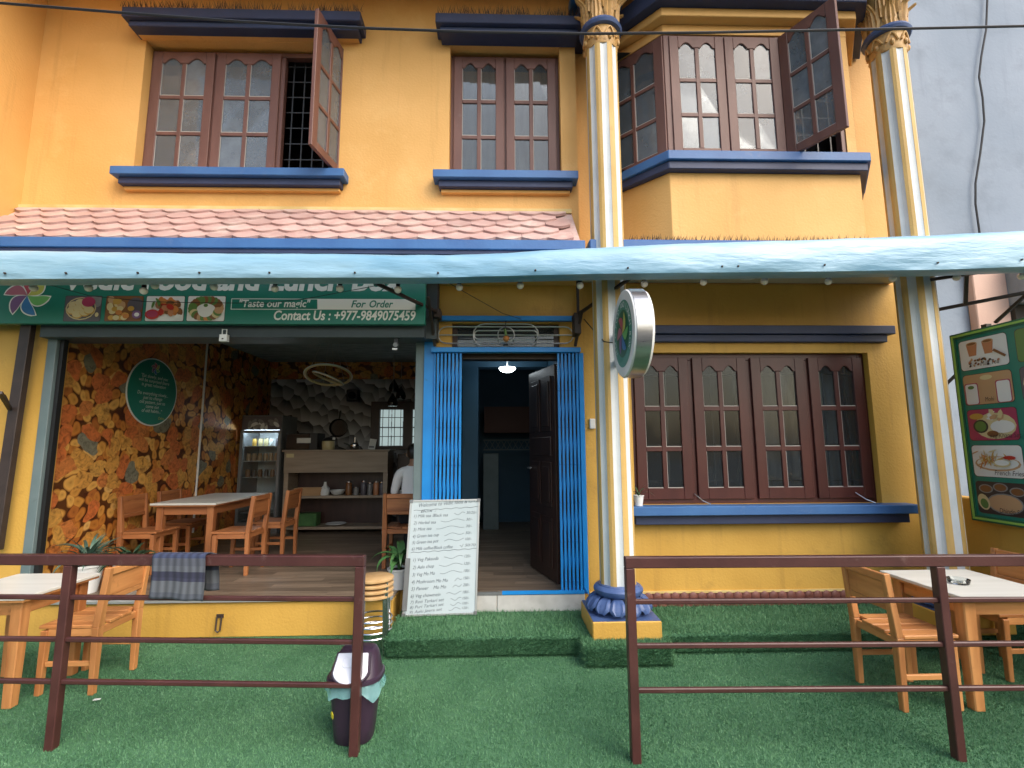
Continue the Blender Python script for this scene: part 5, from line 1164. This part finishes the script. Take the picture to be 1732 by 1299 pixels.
for i, (x, z, m_) in enumerate([(-4.02, 1.692, 'f_gold'), (-3.92, 1.692, 'f_cream'), (-3.83, 1.692, 'f_cream'), (-3.74, 1.692, 'f_white'), (-3.64, 1.692, 'f_slate')]+[(-4.10+.09*k, 1.452, 'f_tan') for k in range(6)]+[(-4.10+.1*k, 1.192, ('f_brown', 'f_dark')[k % 2]) for k in range(5)]):
    row = ('top', 'middle', 'lower')[0 if i < 5 else 1 if i < 11 else 2]; k_ = i if i < 5 else i-5 if i < 11 else i-11; cw_ = {'f_gold': 'yellow', 'f_cream': 'cream', 'f_white': 'white', 'f_slate': 'dark', 'f_tan': 'tan', 'f_brown': 'brown', 'f_dark': 'black'}[m_]
    tag(MB().lathe([(.034, 0), (.036, .09), (.03, .10), (.031, .12)], (x, 8.16, z), 10).build('food_tub', m_, None, smooth=True), '%s tub, %s from the left on the %s fridge shelf' % (cw_, ('first', 'second', 'third', 'fourth', 'fifth', 'sixth')[k_], row), 'tub', 'tubs in the fridge')
# counter
CT = thing('counter', 'tall wooden serving counter with an open lower shelf', 'counter', (-2.58, 8.1, FZ)); cx0, cx1, cy0, cy1, cz = -3.42, -1.78, 7.92, 8.35, 1.625
box('counter_top', cx0-.03, cx1+.04, cy0-.03, cy1, cz-.03, cz, 'counter_wood', CT, bev=.004); box('front_panel', cx0, cx1, cy0, cy0+.02, cz-.36, cz-.031, 'counter_wood', CT)
for x in (cx0, cx1-.07): box('side_panel', x, x+.07, cy0+.0205, cy1, FZ, cz-.031, 'counter_wood', CT)
box('shelf', cx0+.07, cx1-.07, cy0+.03, cy1-.02, .86, .90, 'counter_wood', CT); box('base_shelf', cx0+.07, cx1-.07, cy0+.03, cy1-.02, .38, .42, 'counter_wood', CT); box('back_panel', cx0+.07, cx1-.07, cy1-.019, cy1-.001, FZ, cz-.031, 'door_wood', CT)
box('price_tag', cx0+.03, cx0+.15, cy0-.004, cy0-.001, cz-.12, cz-.06, 'f_cream', CT)
mw = thing('microwave', 'black microwave oven on the counter beside the fridge', 'microwave', (-3.2, 8.15, cz)); box('body', -3.44, -2.93, 8.0, 8.33, cz, cz+.27, 'black', mw, bev=.006); box('door', -3.43, -3.06, 7.985, 7.999, cz+.015, cz+.255, 'black_gloss', mw); box('panel', -3.055, -2.94, 7.985, 7.999, cz+.015, cz+.255, 'black', mw); box('label_sheet', -3.26, -3.04, 7.98, 7.984, cz+.11, cz+.19, 'f_white', mw)
rc = thing('rice_cooker', 'cream rice cooker with black lid on the counter', 'rice cooker', (-2.80, 8.12, cz)); MB().lathe([(.09, 0), (.10, .02), (.10, .13), (.095, .14)], (-2.80, 8.12, cz), 20).build('body', 'f_cream', rc, smooth=True); MB().lathe([(.098, .141), (.09, .17), (.05, .20), (.01, .21)], (-2.80, 8.12, cz), 20).build('lid', 'black', rc, smooth=True); MB().box(-2.70, -2.66, 8.0, 8.03, cz+.16, cz+.20).build('handle', 'pot_white', rc, bev=.006)
kt = thing('kettle', 'small steel kettle with a tall knob on the counter', 'kettle', (-2.37, 8.12, cz)); MB().lathe([(.06, 0), (.08, .03), (.075, .08), (.04, .11), (.012, .12), (.01, .20)], (-2.37, 8.12, cz), 20).build('body', 'chrome', kt, smooth=True); MB().tube([(-2.45, 8.12, cz+.06), (-2.52, 8.12, cz+.10), (-2.55, 8.12, cz+.11)], .012, 8).build('spout', 'chrome', kt, smooth=True)
pn = thing('frying_pan', 'black pan hanging on the leaf-patterned wall', 'pan', (-2.95, 9.02, 1.9)); T_ = Matrix.Rotation(R_(90), 4, 'X'); T_.translation = (-2.95, 9.09, 2.02); MB(T_).lathe([(.15, 0), (.17, .05), (.165, .05), (.145, .008), (.01, .008)], (0, 0, 0), 24).build('bowl', 'black_gloss', pn, smooth=True); MB().bar((-2.95, 9.07, 2.18), (-2.93, 9.07, 2.34), .03, .015).build('handle', 'black', pn)
sc_ = thing('card_stand', 'small white card stand at the end of the counter', 'card stand', (-2.08, 8.05, cz)); MB().bar((-2.08, 8.05, cz), (-2.06, 8.10, cz+.17), .11, .006, up=(0, 1, 0)).build('card', 'f_white', sc_); MB().bar((-2.078, 8.046, cz+.03), (-2.077, 8.05, cz+.055), .08, .004, up=(0, 1, 0)).build('caption_bar', 'f_slate', sc_)
sp = thing('wall_speaker', 'square black wall speaker on the leaf-patterned wall', 'speaker', (-2.68, 9.0, 2.52)); box('body', -2.80, -2.58, 8.93, 9.09, 2.50, 2.72, 'black', sp, bev=.02); MB().prism(ell(0, 0, .07, .07, 20), (-2.69, 8.929, 2.61), (1, 0, 0), (0, 0, 1), (0, -1, 0), 0, .004).build('cone', 'black_gloss', sp)
rg = random.Random(8)
for lab, x, r_, h_, m_ in (('tall brown spice jar on the counter shelf', -2.42, .05, .22, 'f_brown'), ('glass jar on the counter shelf right of the brown one', -2.30, .042, .13, 'f_grey'), ('tall glass jar in the middle of the counter shelf', -2.18, .048, .23, 'f_slate'), ('slim glass jar near the right end of the counter shelf', -2.08, .04, .20, 'f_grey'), ('dark jar second from the right on the counter shelf', -1.98, .045, .22, 'f_terra'), ('glass jar at the right end of the counter shelf', -1.89, .04, .21, 'f_slate')):
    j = thing('jar', lab, 'jar', (x, 8.05, .90), 'jars on the counter shelf'); MB().lathe([(r_*.95, 0), (r_, .01), (r_, h_*.8), (r_*.75, h_*.88)], (x, 8.05, .90), 16).build('body', m_, j, smooth=True); MB().lathe([(r_*.78, h_*.88), (r_*.78, h_), (.005, h_+.002)], (x, 8.05, .90), 14).build('lid', 'chrome', j, smooth=True)
bk = thing('basket', 'low wicker basket on the counter shelf', 'basket', (-3.05, 8.05, .90)); mb = MB()
for i in range(5): mb.tube([(-3.05+(.19+.008*i)*math.copysign(abs(math.cos(t))**.5, math.cos(t)), 8.05+.09*math.copysign(abs(math.sin(t))**.5, math.sin(t)), .912+.024*i) for t in [k*math.pi/14 for k in range(28)]], .013, 6, closed=True)
mb.build('weave', 'f_tan', bk, smooth=True)
bt = thing('bottle', 'round clear bottle on the counter shelf', 'bottle', (-2.80, 8.05, .90)); MB().lathe([(.06, 0), (.075, .04), (.07, .11), (.03, .15), (.02, .19), (.02, .21)], (-2.80, 8.05, .90), 18).build('body', 'f_white', bt, smooth=True)
bw = tag(MB().lathe([(.05, 0), (.09, .03), (.12, .08), (.115, .08), (.085, .035), (.005, .012)], (-2.60, 8.05, .90), 20).build('bowl', 'f_white', None, smooth=True), 'white bowl on the counter shelf', 'bowl')
gb = tag(MB().box(-3.2, -2.9, 7.99, 8.2, .42, .62).build('carton', 'p_green' if False else 'leaf', None, bev=.01), 'green printed carton on the lowest counter shelf', 'carton')
dsh = tag(MB().lathe([(.05, 0), (.16, .03), (.155, .035), (.01, .012)], (-2.62, 8.1, .42), 20).build('plate', 'f_white', None, smooth=True), 'white plate on the lowest counter shelf', 'plate')
# chandelier
CH = thing('ring_chandelier', 'hanging chandelier of two interlocking gold and white rings', 'chandelier', (-2.30, 6.55, 2.45)); cc = Vector((-2.30, 6.55, 2.60))
def ringpts(r, tx, ty, c, n_=48):
    m_ = Matrix.Rotation(tx, 4, 'X') @ Matrix.Rotation(ty, 4, 'Y'); return [c + (m_ @ Vector((r*math.cos(2*math.pi*k/n_), r*math.sin(2*math.pi*k/n_), 0))) for k in range(n_)]
for nm, r_, tx, ty, dz in (('ring', .29, R_(-20), R_(-4), .03), ('ring', .20, R_(-8), R_(20), -.01)):
    MB().tube(ringpts(r_, tx, ty, cc+Vector((0, 0, dz))), .017, 8, closed=True).build(nm, 'gold_metal' if 'gold_metal' in MATS else 'f_cream', CH, smooth=True)
    MB().tube(ringpts(r_+.014, tx, ty, cc+Vector((0, 0, dz))), .010, 6, closed=True).build('light_strip', 'pot_white', CH, smooth=True)
for k in range(6): p = ringpts(.29, R_(-20), R_(-4), cc+Vector((0, 0, .03)))[k*8]; MB().tube([p, cc+Vector((.05*math.cos(k), .05*math.sin(k), .64))], .002, 4).build('suspension_wire', 'alu', CH)
MB().lathe([(.07, 0), (.07, .03), (.05, .035)], cc+Vector((0, 0, .615)), 16).build('canopy', 'pot_white', CH)
# pendants
for lab, px, py, Yp in (('black teardrop pendant lamp hanging highest of the three', 666, 660, 8.3), ('black teardrop pendant lamp hanging nearest the jamb', 678, 672, 8.3), ('black teardrop pendant lamp hanging lowest of the three', 664, 684, 8.1)):
    q = P(px, py, Yp); pd = thing('pendant_lamp', lab, 'pendant lamp', q, 'black pendant lamps'); MB().lathe([(.075, -.03), (.088, .02), (.072, .08), (.03, .15), (.008, .19)], q, 16).build('shade', 'black_gloss', pd, smooth=True); MB().tube([q+Vector((0, 0, .16)), Vector((q.x, q.y, 3.25))], .003, 4).build('cord', 'alu', pd)
# small security camera and latch fixed under the shutter box
cm = thing('security_camera', 'small dark camera fixed below the shutter box near the jamb', 'camera', (-.95, 4.56, 2.62)); box('mount', -.99, -.95, 4.53, 4.57, 2.64, 2.684, 'black', cm); MB().tube([(-.97, 4.58, 2.63), (-.97, 4.50, 2.615)], .022, 10).build('body', 'grey_metal', cm); box('indicator', -1.0, -.955, 4.51, 4.53, 2.57, 2.585, 'f_white', cm)
# low dark cabinet at the right, under the back window
box_ = thing('dark_cabinet', 'dark cabinet below the back window behind the person', 'cabinet', (-1.3, 8.6, FZ)); box('body', -1.72, -.75, 8.4, 8.95, FZ, 1.55, 'door_wood', box_, bev=.01); box('door', -1.70, -1.25, 8.385, 8.399, FZ+.05, 1.5, 'door_wood', box_); box('door', -1.22, -.77, 8.385, 8.399, FZ+.05, 1.5, 'door_wood', box_)

# ================================================================== PERSON (seated, back to the camera)
def person():
    px_, py_ = -1.02, 5.93; z0 = FZ
    V = {}; verts = []; edges = []; rad = []
    def v(n_, x, y, z, r): V[n_] = len(verts); verts.append((px_+x, py_+y, z0+z)); rad.append(r if isinstance(r, tuple) else (r, r))
    def e(*ns):
        for a, b in zip(ns[:-1], ns[1:]): edges.append((V[a], V[b]))
    v('pel', 0, 0, .53, (.15, .12)); v('waist', 0, .0, .70, (.145, .11)); v('chest', 0, .03, .90, (.165, .12)); v('sho', 0, .05, 1.06, (.12, .085)); v('neck', 0, .06, 1.15, .055); v('head', 0, .085, 1.25, (.075, .085)); v('crown', 0, .08, 1.36, (.07, .08))
    e('pel', 'waist', 'chest', 'sho', 'neck', 'head', 'crown')
    for s, n_ in ((-1, 'l'), (1, 'r')):
        v('s'+n_, s*.175, .05, 1.045, .068); v('e'+n_, s*.255, .12, .79, .05); v('w'+n_, s*.17, .36, .78, .034); v('h'+n_, s*.13, .46, .775, (.036, .022)); e('sho', 's'+n_, 'e'+n_, 'w'+n_, 'h'+n_)
        for i in range(4): v('f%d%s' % (i, n_), s*(.105+.02*i), .53-.008*abs(i-1.5), .77, .009); v('g%d%s' % (i, n_), s*(.105+.02*i), .56-.008*abs(i-1.5), .758, .008); e('h'+n_, 'f%d%s' % (i, n_), 'g%d%s' % (i, n_))
        v('t'+n_, s*.09, .48, .775, .010); v('u'+n_, s*.075, .51, .77, .009); e('h'+n_, 't'+n_, 'u'+n_)
        v('q'+n_, s*.10, .04, .51, .095); v('k'+n_, s*.13, .42, .50, .07); v('a'+n_, s*.13, .40, .09, .042); v('o'+n_, s*.13, .52, .045, (.045, .03)); e('pel', 'q'+n_, 'k'+n_, 'a'+n_, 'o'+n_)
    me = bpy.data.meshes.new('person'); me.from_pydata(verts, edges, []); o = bpy.data.objects.new('person', me); col.objects.link(o)
    sk = o.modifiers.new('skin', 'SKIN'); su = o.modifiers.new('sub', 'SUBSURF'); su.levels = 2
    for i, d_ in enumerate(me.skin_vertices[0].data): d_.radius = rad[i]; d_.use_root = (i == 0)
    bpy.context.view_layer.update(); ev = o.evaluated_get(bpy.context.evaluated_depsgraph_get()); m2 = bpy.data.meshes.new_from_object(ev); bpy.data.objects.remove(o); bpy.data.meshes.remove(me)
    for q in ('shirt', 'trousers', 'skin', 'black'): m2.materials.append(MATS[q])
    b0 = Vector((px_, py_, z0)); 
    for p in m2.polygons:
        c_ = p.center-b0; p.use_smooth = True
        if c_.z > 1.125 and abs(c_.x) < .12: p.material_index = 2
        elif c_.y > .34 and c_.z > .7: p.material_index = 2
        elif c_.z < .11: p.material_index = 3
        elif c_.z < .60: p.material_index = 1
        else: p.material_index = 0
    for vv in m2.vertices: vv.co -= b0
    o = bpy.data.objects.new('person', m2); col.objects.link(o); o.location = b0; tag(o, 'person in a white shirt seated with back to the street', 'person')
    hr = MB(); n_, k_ = 16, 10; vs = []
    for i in range(k_+1):
        ph = i/k_*math.pi*.72
        for j in range(n_): t = 2*math.pi*j/n_; f = 1 if math.sin(t) < .35 else .72; vs.append((px_+.098*math.sin(ph)*math.cos(t), py_+.07+.108*math.sin(ph)*math.sin(t), z0+1.275+.115*math.cos(ph*f)+.01))
    hr.add(vs, [(i*n_+j, i*n_+(j+1) % n_, (i+1)*n_+(j+1) % n_, (i+1)*n_+j) for i in range(k_) for j in range(n_)]); hr.build('hair', 'hair', o, smooth=True)
    for s in (-1, 1): MB().sphere((px_+s*.092, py_+.085, z0+1.26), .02, n=8, k=6, sz=1.5).build('ear', 'skin', o, smooth=True)
    MB().lathe([(.004, .0), (.016, .012), (.006, .05)], (px_, py_+.175, z0+1.235), 8).build('nose', 'skin', o, smooth=True)
person()

# ================================================================== RIGHT SIDE: neighbour, low wall, picture menu
N = thing('neighbour_building', 'pale grey-blue neighbouring building behind the striped column', 'building', (7, 6.2, 0))
box('wall', 4.302, 14, 5.75, 6.2, 0, 9.5, 'neighbour_wall', N); q0 = P(1645, 470, 5.64); q1 = P(1702, 470, 5.64)
box('pillar', q0.x, q1.x, 5.64, 5.748, 0, 3.95, 'pink_paint', N, bev=.01); box('beam', q1.x+.002, 9, 5.35, 5.74, 3.36, 3.95, 'neighbour_wall', N); box('dark_opening', q1.x+.01, 9, 5.60, 5.745, 1.0, 3.358, 'dark_room', N)
box('slab_band', 4.31, 9.5, 5.60, 5.745, 3.955, 4.06, 'neighbour_wall', N)
nc = [P(x, y, 5.7) for x, y in ((1671, -40), (1670, 0), (1668, 50), (1660, 95), (1656, 130), (1662, 165), (1665, 205), (1658, 260), (1650, 310), (1650, 345), (1657, 395), (1660, 440))]
tag(MB().tube(nc, .012, 6).build('hanging_cable', 'cable', smooth=True), 'dark cable hanging down the grey-blue neighbouring wall', 'cable')
LW = thing('boundary_wall', 'low yellow side wall below the picture menu', 'wall', (4.5, 3.7, 0)); box('wall', 4.42, 4.58, 1.0, 4.79, 0, 1.16, 'yellow_shaded', LW, bev=.01)
MBd = thing('picture_menu', 'green framed picture menu with food photos beside the right column', 'menu board', (4.38, 4.0, .96))
mX = 4.36; mpl = plane((mX, 4.465, .97), (0, -1, 0), (0, 0, 1), (-1, 0, 0)); mw_, mh_ = 1.30, 1.73
MB().prism([(0, 0), (mw_, 0), (mw_, mh_), (0, mh_)], (mX, 4.465, .97), (0, -1, 0), (0, 0, 1), (-1, 0, 0), -.03, 0).build('panel', 'sign_green', MBd)
for w_, mt, dd_, off in ((.05, 'board_green', .010, .0), (.018, 'board_lime', .016, .016)):
    a0, a1, b0, b1 = off, mw_-off, off, mh_-off
    MB().prism([(a0, b0), (a1, b0), (a1-w_, b0+w_), (a0+w_, b0+w_)], (mX, 4.465, .97), (0, -1, 0), (0, 0, 1), (-1, 0, 0), 0, dd_).prism([(a0, b1), (a1, b1), (a1-w_, b1-w_), (a0+w_, b1-w_)], (mX, 4.465, .97), (0, -1, 0), (0, 0, 1), (-1, 0, 0), 0, dd_).prism([(a0, b0), (a0+w_, b0+w_), (a0+w_, b1-w_), (a0, b1)], (mX, 4.465, .97), (0, -1, 0), (0, 0, 1), (-1, 0, 0), 0, dd_).prism([(a1, b0), (a1-w_, b0+w_), (a1-w_, b1-w_), (a1, b1)], (mX, 4.465, .97), (0, -1, 0), (0, 0, 1), (-1, 0, 0), 0, dd_).build('frame', mt, MBd)
kinds = (('tea', 'shake', 'set', 'fries', 'dal'), ('green', 'puri', 'thali', 'chicken', 'snack'))
caps_ = (('Milk Tea', 'Mohi', 'Veg Khana Set', 'French Fries', 'Dhindo Set'), ('', '', '', '', ''))
for cI in range(2):
    for r in range(5):
        a0 = .075+cI*.50; b1 = mh_-.085-r*.322; picture(MBd, mpl, a0, a0+.43, b1-.275, b1, kinds[cI][r], 40+cI*9+r, d=.003, r=.03)
        if caps_[cI][r]: text('caption', caps_[cI][r], mpl, a0+.20, b1-.255, .058, 'f_dark', MBd, d=.022, width=.04*len(caps_[cI][r])*.5, shear=.2)
for z in (1.25, 2.4):
    MB().box(4.40, 4.46, 4.2, 4.25, z-.02, z+.02).build('bracket', 'steel_brown', MBd)
MB().bar((4.47, 4.22, 1.16), (4.47, 4.22, 2.75), .05, .05).build('post', 'steel_brown', MBd); MB().bar((4.47, 3.3, 1.16), (4.47, 3.3, 2.75), .05, .05).build('post', 'steel_brown', MBd)
lit = tag(MB().prism([(0, 0), (.04, .01), (.035, .025), (.0, .018)], (-2.67, 3.50, .018), (1, 0, 0), (0, 1, 0), (0, 0, 1), 0, .004).build('paper_scrap', 'f_white'), 'tiny white paper scrap on the turf by the chair legs', 'litter')
